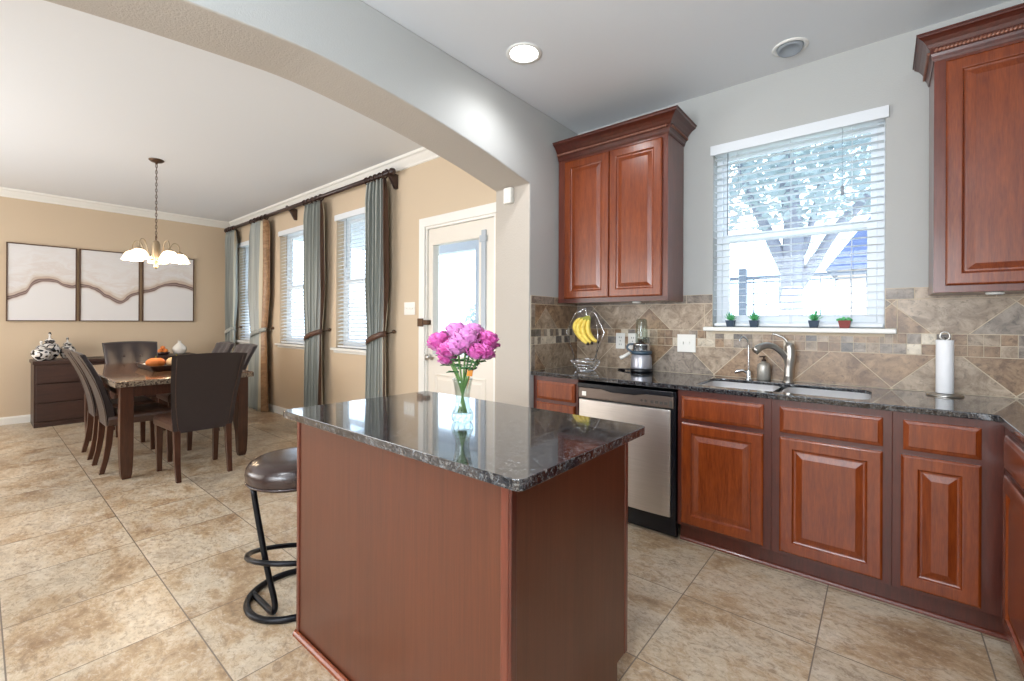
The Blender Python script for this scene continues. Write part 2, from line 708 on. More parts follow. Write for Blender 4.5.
band = t.ramp(t.math('ADD', t.math('MULTIPLY', dz, 3.0), .5), [(.34, lin(226, 224, 224)), (.42, lin(214, 206, 202)), (.46, lin(150, 128, 118)), (.48, lin(84, 64, 62)), (.51, lin(164, 144, 138)), (.54, lin(128, 106, 100)), (.565, lin(92, 72, 70)), (.59, lin(176, 158, 148)), (.63, lin(206, 190, 176)), (.66, lin(186, 168, 156)), (.70, lin(214, 206, 198)), (.88, lin(224, 222, 222))])
wash = t.ramp(t.math('FRACT', t.math('ADD', t.math('MULTIPLY', dz, 5.0), t.math('MULTIPLY', nz2, 3.0))), [(0, (0, 0, 0, 1)), (.5, (.5, .5, .5, 1)), (.96, (0, 0, 0, 1))])
up = t.ramp(dz, [(.05, (1, 1, 1, 1)), (.42, (.2, .2, .2, 1))])
dn = t.math('GREATER_THAN', dz, .03)
t.set(color=t.mix(t.math('MULTIPLY', t.math('MULTIPLY', wash, up), t.math('MULTIPLY', dn, .8)), band, lin(196, 170, 150)), rough=.6)
M['art'] = t.m

# ginger jar glaze
t = NT('black_white_glaze')
v = t.coords((1, 1, 1))
wv = t.t.nodes.new('ShaderNodeTexWave')
wv.inputs['Scale'].default_value = 8
wv.inputs['Distortion'].default_value = 9
wv.inputs['Detail'].default_value = 1
wv.inputs['Detail Scale'].default_value = 2
t.l(v, wv.inputs['Vector'])
t.set(color=t.ramp(wv.outputs['Fac'], [(.42, lin(28, 28, 34)), (.52, lin(226, 222, 218))]), rough=.12, coat=.5)
M['glaze'] = t.m
# marble-look table top
t = NT('brown_marble')
v = t.coords((1, 1, 1))
a = t.noise(v, 12, 8, .7, 1.5)
b = t.noise(v, 30, 6, .7, 1.0)
c1 = t.ramp(a, [(.35, lin(66, 40, 28)), (.5, lin(118, 80, 56)), (.65, lin(90, 58, 40))])
ve = t.ramp(b, [(.44, (0, 0, 0, 1)), (.5, (1, 1, 1, 1)), (.56, (0, 0, 0, 1))])
t.set(color=t.mix(t.math('MULTIPLY', ve, .55), c1, lin(170, 140, 108)), rough=.1, spec=.6, coat=.3, coatr=.05)
M['marble'] = t.m
t = NT('brown_marble_edge')
v = t.coords((1, 1, 1))
a = t.noise(v, 26, 6, .7, 2.0)
t.set(color=t.ramp(a, [(.40, lin(34, 28, 26)), (.50, lin(176, 160, 140)), (.56, lin(70, 50, 40))]), rough=.3)
M['marble_edge'] = t.m
# roses
t = NT('rose_petal')
a = t.noise(t.coords(), 60, 3)
lw = t.n('LayerWeight')
lw.inputs[0].default_value = .4
c1 = t.mix(t.ramp(a, [(.35, (0, 0, 0, 1)), (.65, (1, 1, 1, 1))]), lin(168, 40, 120), lin(218, 104, 184))
t.set(color=c1, rough=.5, sheen=.3)
t.b.inputs['Subsurface Weight'].default_value = .15
t.b.inputs['Subsurface Radius'].default_value = (.02, .006, .012)
M['rose'] = t.m
t = NT('rose_petal_pale')
a = t.noise(t.coords(), 60, 3)
t.set(color=t.mix(a, lin(190, 88, 168), lin(224, 156, 208)), rough=.5, sheen=.3)
M['rose2'] = t.m
t = NT('banana_skin')
a = t.noise(t.coords(), 40, 4)
t.set(color=t.mix(t.ramp(a, [(.45, (0, 0, 0, 1)), (.7, (1, 1, 1, 1))]), lin(236, 210, 96), lin(216, 180, 70)), rough=.45)
M['banana'] = t.m
M['bananatip'] = plain('banana_stem', lin(150, 150, 60), .6)
M['clear'] = glass('clear_glass', (.86, .89, .87, 1))
M['water'] = glass('clear_water', (.90, .95, .94, 1))
M['amber'] = plain('amber_plastic', lin(206, 130, 40), .25)
M['orange'] = plain('gourd_orange', lin(214, 122, 52), .5, var=.2, bscale=60)
M['cream'] = plain('gourd_cream', lin(230, 196, 150), .5, var=.15, bscale=60)
M['ceramic'] = plain('white_ceramic', lin(232, 228, 220), .2, coat=.4)
M['bark'] = plain('tree_bark', lin(136, 138, 150), .9, bump=.8, bscale=20, var=.2)
M['foliage'] = plain('tree_leaves', lin(150, 166, 160), .7, var=.2, bscale=10)
t = NT('tree_leaves')
t.set(color=lin(160, 172, 176), rough=.7)  # sky glare put into the leaf colour as a pale haze
tl = t.n('BsdfTranslucent')
tl.inputs['Color'].default_value = lin(178, 190, 190)
mx = t.n('MixShader')
mx.inputs[0].default_value = .55
t.l(t.b.outputs[0], mx.inputs[1])
t.l(tl.outputs[0], mx.inputs[2])
t.l(mx.outputs[0], t.out.inputs['Surface'])
M['foliage'] = t.m
M['grass'] = plain('lawn_grass', lin(176, 180, 160), .9, var=.2, bscale=20)
M['concrete'] = plain('patio_concrete', lin(214, 212, 206), .9, var=.1, bscale=10)
M['roof'] = plain('slate_blue_shingles', lin(66, 80, 112), .9, var=.2, bscale=40)
M['brick'] = plain('pale_house_brick', lin(206, 178, 160), .9, var=.1, bscale=30)
M['fence'] = plain('grey_fence_metal', lin(110, 118, 132), .6)
M['patio'] = plain('patio_cover_paint', lin(196, 202, 212), .7)
M['bulb'] = emis('lit_can_lamp', (1, .98, .95, 1), 14)
M['shade'] = emis('frosted_lamp_shade', (1.0, .82, .62, 1), 2.6)
M['bulbwarm'] = emis('chandelier_bulb', (1.0, .9, .75, 1), 9)

# ================================================================== ROOM SHELL
XA, XL = -1.97, -2.30       # arch wall faces
YK, YD, YP = 3.22, 2.66, 2.56
ZC = 2.85
XW = -8.14
XR, YB = 1.02, -3.0
b = MB().box(XW - .15, YB - .15, -.1, XR + .15, YK + .15, 0)
struct(b.build('floor', M['floor']))
b = MB().box(XW - .15, YB - .15, ZC, XR + .15, YK + .15, ZC + .1)
struct(b.build('ceiling', M['ceil']))
b = MB().box(XW - .15, YB - .15, 0, XW, YD + .15, ZC)
struct(b.build('wall_left', M['dwall']))
b = MB().box(XR, YB - .15, 0, XR + .15, YK + .15, ZC)
struct(b.build('wall_right', M['kwall']))
b = MB().box(XW, YB - .15, 0, XR, YB, ZC)
struct(b.build('wall_front', M['dwall']))
# kitchen back wall
WK = (-.895, .008, 1.245, 2.46)
b = MB()
wall_cells(b, XA, XR, 0, ZC, [WK], lambda a, c, z0, z1: b.box(a, YK, z0, c, YK + .15, z1))
struct(b.build('wall_back', M['kwall']))
# dining window wall
DW = [(-7.86, -6.98, .965, 2.475), (-6.36, -5.48, .965, 2.475), (-4.86, -3.98, .965, 2.475)]
DR = (-3.262, -2.388, 0, 2.145)
b = MB()
wall_cells(b, XW, XL + .1, 0, ZC, DW + [DR], lambda a, c, z0, z1: b.box(a, YD, z0, c, YD + .15, z1))
struct(b.build('wall_side', M['dwall']))
# arch wall, opening from Y=-0.8 to YP
arch = [(-.8, 0), (-.8, 2.24), (-.3, 2.33), (.1, 2.400), (.33, 2.430), (.485, 2.446), (.75, 2.468), (1.0, 2.480), (1.35, 2.460), (1.7, 2.424), (2.1, 2.366), (2.4, 2.308), (YP, 2.276), (YP, 0)]
sm = [arch[0]] + [(p.x, p.y) for p in spline([(a, c, 0) for a, c in arch[1:-1]], 4)] + [arch[-1]]
outer = [(YB, 0)] + sm + [(YK + .15, 0), (YK + .15, ZC), (YB, ZC)]
b = MB()
poly_extrude(b, outer, [], lambda u, v, w: (w, u, v), XL, XA)
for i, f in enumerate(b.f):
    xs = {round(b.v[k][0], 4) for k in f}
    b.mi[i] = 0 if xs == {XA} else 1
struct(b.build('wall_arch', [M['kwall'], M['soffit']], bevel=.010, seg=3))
# dining side of the arch wall takes the soffit's warm tint too (thin skin is not needed: never visible)

# baseboards and crown
BB = [(0, 0), (.014, 0), (.014, .075), (.010, .085), (.004, .095), (0, .095)]
b = MB()
sweep(b, [(XW, YB), (XW, YD)], [(o, z) for o, z in BB])
struct(b.build('baseboard_left', M['white']))
b = MB()
sweep(b, [(XW, YD), (DR[0] - .09, YD)], BB)
struct(b.build('baseboard_side', M['white']))
CR = [(0, ZC), (0, ZC - .10), (.012, ZC - .095), (.018, ZC - .08), (.045, ZC - .05), (.06, ZC - .03), (.078, ZC - .022), (.085, ZC)]
b = MB()
sweep(b, [(XW, YB), (XW, YD), (XL, YD)], CR)
struct(b.build('trim_1', M['white']), 'white crown molding around the dining room ceiling')


def window(name, hx0, hx1, z0, z1, y, depth, rail, sill=True, casing=False, sillw=.055, extra=0.0):
    root = bpy.data.objects.new(name, None)
    col.objects.link(root)
    root.location = ((hx0 + hx1) / 2, y, z0)
    struct(root)
    yo = y + depth
    f = .035
    b = MB()
    poly_extrude(b, [(hx0, z0), (hx1, z0), (hx1, z1), (hx0, z1)], [[(hx0 + f, z0 + f), (hx1 - f, z0 + f), (hx1 - f, z1 - f), (hx0 + f, z1 - f)]], lambda u, v, w: (u, w, v), yo - .01, yo + .05)
    b.build('window_frame', M['vinyl'], root, bevel=.003)
    # upper fixed sash set outward, lower sash set inward
    for nm, za, zb, yy in (('upper_sash', rail - .02, z1 - f, yo + .028), ('lower_sash', z0 + f, rail + .028, yo)):
        b = MB()
        g_ = .045 if nm == 'lower_sash' else .03
        poly_extrude(b, [(hx0 + f, za), (hx1 - f, za), (hx1 - f, zb), (hx0 + f, zb)], [[(hx0 + f + g_, za + g_), (hx1 - f - g_, za + g_), (hx1 - f - g_, zb - g_), (hx0 + f + g_, zb - g_)]], lambda u, v, w: (u, w, v), yy, yy + .022)
        s_ = b.build(nm, M['vinyl'], root, bevel=.003)
        MB().box(hx0 + f + g_ - .006, yy + .009, za + g_ - .006, hx1 - f - g_ + .006, yy + .013, zb - g_ + .006).build('pane', M['glass'], s_)
    if sill:
        b = MB().box(hx0 - sillw, y - .05, z0 - .028, hx1 + sillw, y + depth, z0)
        b.build('sill', M['white'], root, bevel=.006, seg=3)
        if extra:
            MB().box(hx0 - sillw + .02, y - .016, z0 - .028 - extra, hx1 + sillw - .02, y, z0 - .028).build('apron', M['white'], root, bevel=.003)
    return root


window('window_1', *WK, YK, .10, 1.85, sillw=.05)
M['sillpaint'] = M['white']
for i, w_ in enumerate(DW):
    window('window_%d' % (i + 2), *w_, YD, .10, 1.72, sillw=.05, extra=.03)


def blind(label, hx0, hx1, z0, z1, y, group, n=None, tilt=2.0, valance_h=.062, wand_x=.1, out=.012):
    """horizontal slat blind hung inside an opening, slats 50 mm deep"""
    root = thing('window_blind', label, 'blind', ((hx0 + hx1) / 2, y, z0), group)
    p = .0445
    a0, a1 = hx0 + .006, hx1 - .006
    zt = z1 - valance_h - .01
    MB().box(a0, y + .008, z1 - .045, a1, y + .06, z1 - .004).build('headrail', M['vinyl'], root)
    b = MB().box(hx0 - out, y - .022, z1 - valance_h + .012, hx1 + out, y - .004, z1 + .014)
    b.box(hx0 - out, y - .0045, z1 - valance_h + .012, hx0 - out + .01, y - .001, z1 + .014)
    b.build('valance', M['vinyl'], root, bevel=.004)
    b = MB()
    z = zt
    yc = y + .036
    while z > z0 + .05:
        k = b.mark()
        b.box(a0, yc - .024, z - .0013, a1, yc + .024, z + .0013)
        b.xf(k, Matrix.Translation((0, yc, z)) @ Matrix.Rotation(R(tilt), 4, 'X') @ Matrix.Translation((0, -yc, -z)))
        z -= p
    b.build('slats', M['slat'], root)
    MB().box(a0, yc - .022, z0 + .006, a1, yc + .022, z0 + .026).build('bottom_rail', M['vinyl'], root, bevel=.003)
    b = MB()
    for q in (.16, .5, .84):
        x = a0 + (a1 - a0) * q
        for yy in (yc - .026, yc + .026):
            b.tube([(x, yy, z1 - .05), (x, yy, z0 + .02)], .0011, 5)
    b.build('ladder_cords', M['vinyl'], root)
    x = a0 + wand_x
    MB().tube([(x, y + .004, z1 - .05), (x, y + .004, z1 - .60)], .0035, 6).build('tilt_wand', plain_wand, root)
    return root


plain_wand = plain('wand_plastic', lin(150, 156, 164), .3)
kb = blind('white slat blind over the kitchen sink window', WK[0], WK[1], WK[2], WK[3], YK, None, wand_x=.085, out=.014)
bt = MB().lathe(-.185, YK + .008, [(.002, 2.075), (.008, 2.07), (.009, 2.03), (.006, 2.02)], 10)
bt.tube([(-.185, YK + .008, 2.41), (-.185, YK + .008, 2.07)], .0012, 5)
bt.build('pull_cord', plain_wand, kb)
dl = ['white slat blind in the far dining window, nearest the corner', 'white slat blind in the middle dining window', 'white slat blind in the dining window nearest the exterior door']
for w_, l_ in zip(DW, dl):
    blind(l_, *w_, YD, 'dining room window blinds', tilt=24, wand_x=.2)

# ------------------------------------------------------------------ exterior door
dr = bpy.data.objects.new('door_1', None)
col.objects.link(dr)
dr.location = ((DR[0] + DR[1]) / 2, YD, 0)
struct(dr, 'white exterior door with a tall glass light')
dx0, dx1, dz = DR[0] + .022, DR[1] - .018, 2.125
b = MB()
poly_extrude(b, [(DR[0], 0), (DR[0], DR[3]), (DR[1], DR[3]), (DR[1], 0), (DR[1] - .02, 0), (DR[1] - .02, DR[3] - .02), (DR[0] + .02, DR[3] - .02), (DR[0] + .02, 0)], [], lambda u, v, w: (u, w, v), YD, YD + .15)
b.build('door_frame', M['white'], dr)
b = MB()
c0, c1, cz = DR[0] + .006, DR[1] - .006, DR[3] + .0
cw = .082
poly_extrude(b, [(c0 - cw, 0), (c0 - cw, cz + cw), (c1 + .04, cz + cw), (c1 + .04, cz), (c0, cz), (c0, 0)], [], lambda u, v, w: (u, w, v), YD - .018, YD)
b.build('door_casing', M['white'], dr, bevel=.006, seg=3)
gx0, gx1, gz0, gz1 = -3.165, -2.585, .97, 1.97
b = MB()
poly_extrude(b, [(dx0, .01), (dx1, .01), (dx1, dz - .003), (dx0, dz - .003)], [[(gx0 - .012, gz0 - .012), (gx1 + .012, gz0 - .012), (gx1 + .012, gz1 + .012), (gx0 - .012, gz1 + .012)]], lambda u, v, w: (u, w, v), YD + .02, YD + .065)
slab_ = b.build('door_slab', M['doorwhite'], dr, bevel=.002)
b = MB()
e_ = .028
poly_extrude(b, [(gx0 - e_, gz0 - e_), (gx1 + e_, gz0 - e_), (gx1 + e_, gz1 + e_), (gx0 - e_, gz1 + e_)], [[(gx0, gz0), (gx1, gz0), (gx1, gz1), (gx0, gz1)]], lambda u, v, w: (u, w, v), YD + .008, YD + .072)
lf = b.build('glass_frame', M['doorwhite'], dr, bevel=.005, seg=3)
MB().box(gx0 - .01, YD + .038, gz0 - .01, gx1 + .01, YD + .044, gz1 + .01).build('pane', M['glass'], lf)
b = MB()
for a0, a1 in ((dx0 + .10, (dx0 + dx1) / 2 - .035), ((dx0 + dx1) / 2 + .035, dx1 - .10)):
    panel(b, a0, a1, .20, .80, [(0, -.001), (0, .006), (.012, .008), (.02, .001), (.035, .001), (.055, .007)], lambda u, v, d: (u, YD + .02 - d, v))
b.build('raised_panels', M['doorwhite'], dr)
b = MB().box(-2.553, YD + .004, .98, -2.505, YD + .02, 2.03)
b.box(-2.565, YD - .006, 1.93, -2.495, YD + .018, 1.985)
b.build('blind_control', plain('grey_track', lin(176, 184, 192), .4), dr, bevel=.004)
b = MB()
k = b.mark()
b.lathe(0, 0, [(.028, 0), (.028, .006), (.012, .010), (.010, .03), (.024, .038), (.029, .052), (.024, .066), (.008, .072)], 20)
b.xf(k, Matrix.Translation((-3.19, YD + .02, .945)) @ Matrix.Rotation(R(90), 4, 'X'))
b.build('door_knob', M['steel'], dr)
b = MB()
k = b.mark()
b.lathe(0, 0, [(.026, 0), (.026, .008), (.02, .014), (.004, .016)], 20)
b.xf(k, Matrix.Translation((-3.19, YD + .02, 1.09)) @ Matrix.Rotation(R(90), 4, 'X'))
b.box(-3.195, YD - .012, 1.073, -3.185, YD + .01, 1.107)
b.build('deadbolt', M['steel'], dr)
b = MB().box(-3.335, YD - .035, 1.225, -3.262, YD - .018, 1.30)
b.box(-3.262, YD - .03, 1.24, -3.20, YD + .02, 1.285)
b.build('door_latch', M['bronze'], dr, bevel=.004)
for hz in (1.83, 1.06, .25):
    b = MB().box(dx1 - .004, YD + .008, hz - .05, dx1 + .01, YD + .02, hz + .05)
    b.tube([(dx1 + .003, YD + .006, hz - .05), (dx1 + .003, YD + .006, hz + .05)], .006, 8)
    b.build('hinge', M['bronze'], dr)

# ================================================================== BACKSPLASH
def clip(poly, a, b_, c):
    """keep a*x+b*y<=c"""
    out = []
    for i in range(len(poly)):
        p, q = poly[i], poly[(i + 1) % len(poly)]
        dp = a * p[0] + b_ * p[1] - c
        dq = a * q[0] + b_ * q[1] - c
        if dp <= 0:
            out.append(p)
        if dp * dq < 0:
            s_ = dp / (dp - dq)
            out.append((p[0] + (q[0] - p[0]) * s_, p[1] + (q[1] - p[1]) * s_))
    return out


def parea(p):
    return abs(sum(p[i][0] * p[(i + 1) % len(p)][1] - p[(i + 1) % len(p)][0] * p[i][1] for i in range(len(p)))) / 2


def tile(mb, poly, fm, mi, gap=.0024, th=.006):
    if len(poly) < 3 or parea(poly) < .0003:
        return
    cx_ = sum(p[0] for p in poly) / len(poly)
    cy_ = sum(p[1] for p in poly) / len(poly)
    ins = []
    # inset by clipping against offset edges
    q = poly[:]
    ar = sum(poly[i][0] * poly[(i + 1) % len(poly)][1] - poly[(i + 1) % len(poly)][0] * poly[i][1] for i in range(len(poly)))
    for i in range(len(poly)):
        p0, p1 = poly[i], poly[(i + 1) % len(poly)]
        dx, dy = p1[0] - p0[0], p1[1] - p0[1]
        L = math.hypot(dx, dy)
        if L < 1e-6:
            continue
        nx, ny = dy / L, -dx / L
        if ar < 0:
            nx, ny = -nx, -ny
        q = clip(q, nx, ny, nx * p0[0] + ny * p0[1] - gap)
        if len(q) < 3:
            return
    n = len(q)
    mb.cur = mi
    mb.add([fm(u, v, .002) for u, v in q] + [fm(u, v, th) for u, v in q], [tuple(range(n, 2 * n))] + [(i, (i + 1) % n, (i + 1) % n + n, i + n) for i in range(n)])


def backsplash(mb, u0, u1, fm, node_u, rects_border, holes, rr, pitch=.0575, cols=None):
    z0, zb0, zb1, zt, z1 = .914, 1.107, 1.22, 1.405, 1.466
    D = .46
    def put(poly, mi, gap=.0024):
        tile_h = [poly]
        for h in holes:
            nxt = []
            for p in tile_h:
                if max(q[0] for q in p) <= h[0] or min(q[0] for q in p) >= h[1] or max(q[1] for q in p) <= h[2] or min(q[1] for q in p) >= h[3]:
                    nxt.append(p)
                    continue
                nxt.append(clip(p, 1, 0, h[0]))
                nxt.append(clip(p, -1, 0, -h[1]))
                mid = clip(clip(p, -1, 0, -h[0]), 1, 0, h[1])
                nxt.append(clip(mid, 0, 1, h[2]))
                nxt.append(clip(mid, 0, -1, -h[3]))
            tile_h = [p for p in nxt if len(p) > 2]
        for p in tile_h:
            tile(mb, p, fm, mi, gap)
    # diamonds
    i0 = int((u0 - node_u) / (D / 2)) - 3
    i1 = int((u1 - node_u) / (D / 2)) + 3
    for i in range(i0, i1 + 1):
        for j in range(-2, 4):
            if (i + j) % 2:
                continue
            cx_, cz_ = node_u + i * D / 2, .922 + j * D / 2
            # diamond centred between lattice vertices
            dmd = [(cx_, cz_), (cx_ + D / 2, cz_ + D / 2), (cx_, cz_ + D), (cx_ - D / 2, cz_ + D / 2)]
            mi = rr.choice([0, 0, 1, 1, 2])
            for a, c in ((z0, zb0), (zb1, zt)):
                p = clip(clip(dmd, 0, -1, -a), 0, 1, c)
                p = clip(clip(p, -1, 0, -(u0 + rects_border[0])), 1, 0, u1 - rects_border[1])
                if len(p) > 2:
                    mi2 = mi if a == z0 else rr.choice([0, 1, 1, 2])
                    put(p, mi2)
    # mosaic band
    h2 = (zb1 - zb0) / 2
    n = int((u1 - u0) / pitch) + 1
    for r_ in range(2):
        for i in range(n):
            a, c = u0 + i * pitch, min(u0 + (i + 1) * pitch, u1)
            if c - a < .01:
                continue
            mi = rr.choice(cols or [0, 1, 1, 1, 2, 2, 3, 4, 0])
            put([(a, zb0 + r_ * h2), (c, zb0 + r_ * h2), (c, zb0 + (r_ + 1) * h2), (a, zb0 + (r_ + 1) * h2)], mi, .0014)
    # top border
    u = u0
    while u < u1 - .01:
        c = min(u + .30, u1)
        put([(u, zt), (c, zt), (c, z1), (u, z1)], rr.choice([0, 1, 2]))
        u = c
    for k, (a, c) in enumerate(((u0, u0 + rects_border[0]), (u1 - rects_border[1], u1))):
        if c - a > .01:
            for za, zc in ((z0, zb0), (zb1, zt)):
                put([(a, za), (c, za), (c, zc), (a, zc)], rr.choice([1, 2]))
    # grout bed
    mb.cur = 5
    bed = [[(u0, z0), (u1, z0), (u1, z1), (u0, z1)]]
    return bed


rr = random.Random(11)
b = MB()
hole = (WK[0] - .052, WK[1] + .052, 1.213, 1.50)
holes_k = [(WK[0] - .0, WK[1] + .0, 1.20, 1.6), (WK[0] - .052, WK[1] + .052, 1.215, 1.246)]
backsplash(b, XA, XR, lambda u, v, d: (u, YK - d, v), .037, (0, 0), holes_k, rr)
# grout bed pieces
b.cur = 5
for (a, c, z0_, z1_) in ((XA, WK[0] - .051, .914, 1.467), (WK[0] - .051, WK[1] + .051, .914, 1.217), (WK[1] + .051, XR, .914, 1.467), (WK[1], WK[1] + .051, 1.246, 1.467), (WK[0] - .051, WK[0], 1.246, 1.467)):
    b.box(a, YK - .0035, z0_, c, YK, z1_)
bs = b.build('backsplash', ST)
struct(bs, 'tan stone tile backsplash with a mosaic band behind the sink')
b = MB()
backsplash(b, 2.578, YK - .007, lambda u, v, d: (XA + d, u, v), 2.762, (.048, 0), [], rr, pitch=.040, cols=[3, 3, 4, 4, 2, 3, 0])
b.cur = 5
b.box(XA, 2.577, .914, XA + .0035, YK - .004, 1.467)
struct(b.build('backsplash', ST), 'stone tile backsplash on the side wall beside the bananas')

# ================================================================== BASE CABINETS
YF = 2.612     # face frame plane
ZT = .885


def base_cab(label, x0, x1, drawer, door, kw):
    root = thing('base_cabinet', label, 'cabinet', ((x0 + x1) / 2, YF, 0), 'cherry base cabinets along the sink wall')
    if -.92 < x0 < 0:
        b = MB()
        b.box(x0, YF, .105, x1, YF + .02, ZT)
        b.box(x0, YF + .02, .105, x1, YK - .02, .685)
    else:
        b = MB().box(x0, YF, .105, x1, YK - .02, ZT)
    b.build('cabinet_body', M['cherry_frame'], root, bevel=.0015)
    b = MB().box(x0, YF + .055, .0, x1, YF + .07, .105)
    b.build('toe_kick', M['cherry_frame'], root)
    sweep(MB(), [(x0, YF + .055), (x1, YF + .055)], [(0, 0), (.013, 0), (.012, .008), (.008, .014), (.002, .018), (0, .018)]).build('shoe_molding', M['cherry_side'], root)
    if drawer:
        panel(MB(), drawer[0], drawer[1], .722, .852, DRAWER, lambda u, v, d: (u, YF - d, v)).build('drawer', M['cherry'], root)
    if door:
        panel(MB(), door[0], door[1], .122, .700, DOOR, lambda u, v, d: (u, YF - d, v)).build('door', M['cherry'], root)
    return root


base_cab('narrow cherry cabinet left of the dishwasher, half hidden by the island', -1.965, -1.588, (-1.928, -1.607), (-1.928, -1.607), None)
base_cab('cherry base cabinet directly right of the dishwasher, drawer over a raised panel door', -.915, -.437, (-.890, -.472), (-.890, -.472), None)
base_cab('cherry sink base cabinet with a false drawer front, under the faucet', -.437, .034, (-.400, .002), (-.400, .002), None)
base_cab('narrow cherry base cabinet in the corner under the paper towel roll', .034, .42, (.070, .309), (.063, .309), None)
# return run facing -X
XF = .372
rt = thing('base_cabinet', 'cherry base cabinet at the right edge, facing the island', 'cabinet', (XF, 2.0, 0))
MB().box(XF, 1.2, .105, XR - .006, 2.606, ZT).build('cabinet_body', M['cherry_frame'], rt, bevel=.0015)
MB().box(XF + .055, 1.2, 0, XF + .07, 2.66, .105).build('toe_kick', M['cherry_frame'], rt)
panel(MB(), 1.98, 2.50, .722, .852, DRAWER, lambda u, v, d: (XF - d, u, v)).build('drawer', M['cherry'], rt)
panel(MB(), 1.98, 2.50, .122, .700, DOOR, lambda u, v, d: (XF - d, u, v)).build('door', M['cherry'], rt)

# dishwasher
dw_ = thing('dishwasher', 'stainless steel dishwasher with a grey control strip, between cherry cabinets', 'dishwasher', (-1.25, YF, 0))
MB().box(-1.582, YF + .0, .10, -.921, YK - .03, .868).build('tub_housing', M['black'], dw_)
b = MB()
N = 14
vs, fs = [], []
for i in range(N + 1):
    u_ = i / N
    x = -1.566 + (-.951 + 1.566) * u_
    y = YF - .022 - .010 * (1 - (2 * u_ - 1) ** 4)
    vs += [(x, y, .135), (x, y, .760), (x, YF + .0, .760), (x, YF + .0, .135)]
for i in range(N):
    for j in range(4):
        j2 = (j + 1) % 4
        fs.append((i * 4 + j, i * 4 + j2, i * 4 + 4 + j2, i * 4 + 4 + j))
fs += [(0, 1, 2, 3)[::-1], tuple(N * 4 + q for q in range(4))]
b.add(vs, fs)
b.build('door', M['stainless'], dw_, bevel=.002)
MB().box(-1.572, YF - .026, .770, -.932, YF, .840).build('control_panel', M['panelgrey'], dw_, bevel=.006)
b = MB()
poly_extrude(b, [(-1.575, .840), (-1.40, .840), (-1.33, .826), (-1.17, .826), (-1.10, .840), (-.928, .840), (-.928, .869), (-1.575, .869)], [], lambda u, v, w: (u, w, v), YF - .034, YF)
b.build('top_handle', M['black'], dw_, bevel=.004)
b = MB()
for i, x in enumerate((-1.125, -1.10)):
    k = b.mark()
    b.lathe(0, 0, [(.008, 0), (.008, .002)], 10)
    b.xf(k, Matrix.Translation((x, YF - .026, .80)) @ Matrix.Rotation(R(90), 4, 'X'))
    b.build('button', M['hole'], dw_)
    b = MB()
for i in range(4):
    x = -1.06 + .028 * i
    MB().box(x - .009, YF - .0285, .79, x + .009, YF - .026, .806).build('button', M['hole'], dw_, bevel=.001)
MB().box(-.957, YF - .029, .781, -.938, YF - .026, .815).build('latch_button', M['hole'], dw_, bevel=.001)
MB().box(-1.541, YF - .0285, .785, -1.510, YF - .026, .814).build('badge', M['plate'], dw_, bevel=.003)
MB().box(-1.572, YF + .02, .012, -.925, YF + .04, .128).build('kick_plate', M['black'], dw_)
MB().box(-.949, YF - .014, .04, -.921, YF + .0, .868).build('side_seal', M['black'], dw_)

# ------------------------------------------------------------------ worktop with undermount cut-out
def rrect(x0, x1, y0, y1, r, n=6):
    o = []
    for cx_, cy_, a0 in ((x1 - r, y0 + r, -PI / 2), (x1 - r, y1 - r, 0), (x0 + r, y1 - r, PI / 2), (x0 + r, y0 + r, PI)):
        for i in range(n + 1):
            a = a0 + PI / 2 * i / n
            o.append((cx_ + r * math.cos(a), cy_ + r * math.sin(a)))
    return o


S0, S1, SY0, SY1 = -.845, -.045, 2.668, 3.072
top = [(XA + .001, 2.583), (.335, 2.583), (.352, 2.566), (.352, 1.2), (XR - .002, 1.2), (XR - .002, YK - .002), (XA + .001, YK - .002)]
b = MB()
poly_extrude(b, top, [rrect(S0, S1, SY0, SY1, .07)[::-1]], lambda u, v, w: (u, v, w), .8865, .914)
tag(b.build('worktop', M['granite'], bevel=.004, seg=3), 'dark speckled granite worktop along the sink wall and around the corner', 'worktop')
# sink
sk = thing('sink', 'double bowl stainless undermount sink below the kitchen window', 'sink', ((S0 + S1) / 2, 2.88, .70))
for a, c in ((S0 - .004, -.455), (-.435, S1 + .004)):
    b = MB()
    y0_, y1_ = SY0 - .004, SY1 + .004
    rings = []
    for ins, z, r in ((.0055, .896, .066), (.0075, .896, .066), (.010, .76, .066), (.03, .705, .06), (.12, .697, .04)):
        rings.append([(x, y, z) for x, y in rrect(a + ins, c - ins, y0_ + ins, y1_ - ins, max(r, .02))])
    n = len(rings[0])
    vs = [p for r_ in rings for p in r_]
    fs = []
    for j in range(len(rings) - 1):
        for i in range(n):
            i2 = (i + 1) % n
            fs.append((j * n + i, j * n + i2, (j + 1) * n + i2, (j + 1) * n + i))
    fs.append(tuple((len(rings) - 1) * n + i for i in range(n)))
    b.add(vs, fs, True)
    bo = b.build('bowl', M['bowl'], sk, solid=.0012)
    MB().lathe((a + c) / 2, 2.89, [(.0, .6965), (.038, .6975), (.042, .7005), (.036, .7015), (0.001, .7005)], 18, cap=False).build('drain', M['chrome'], bo)

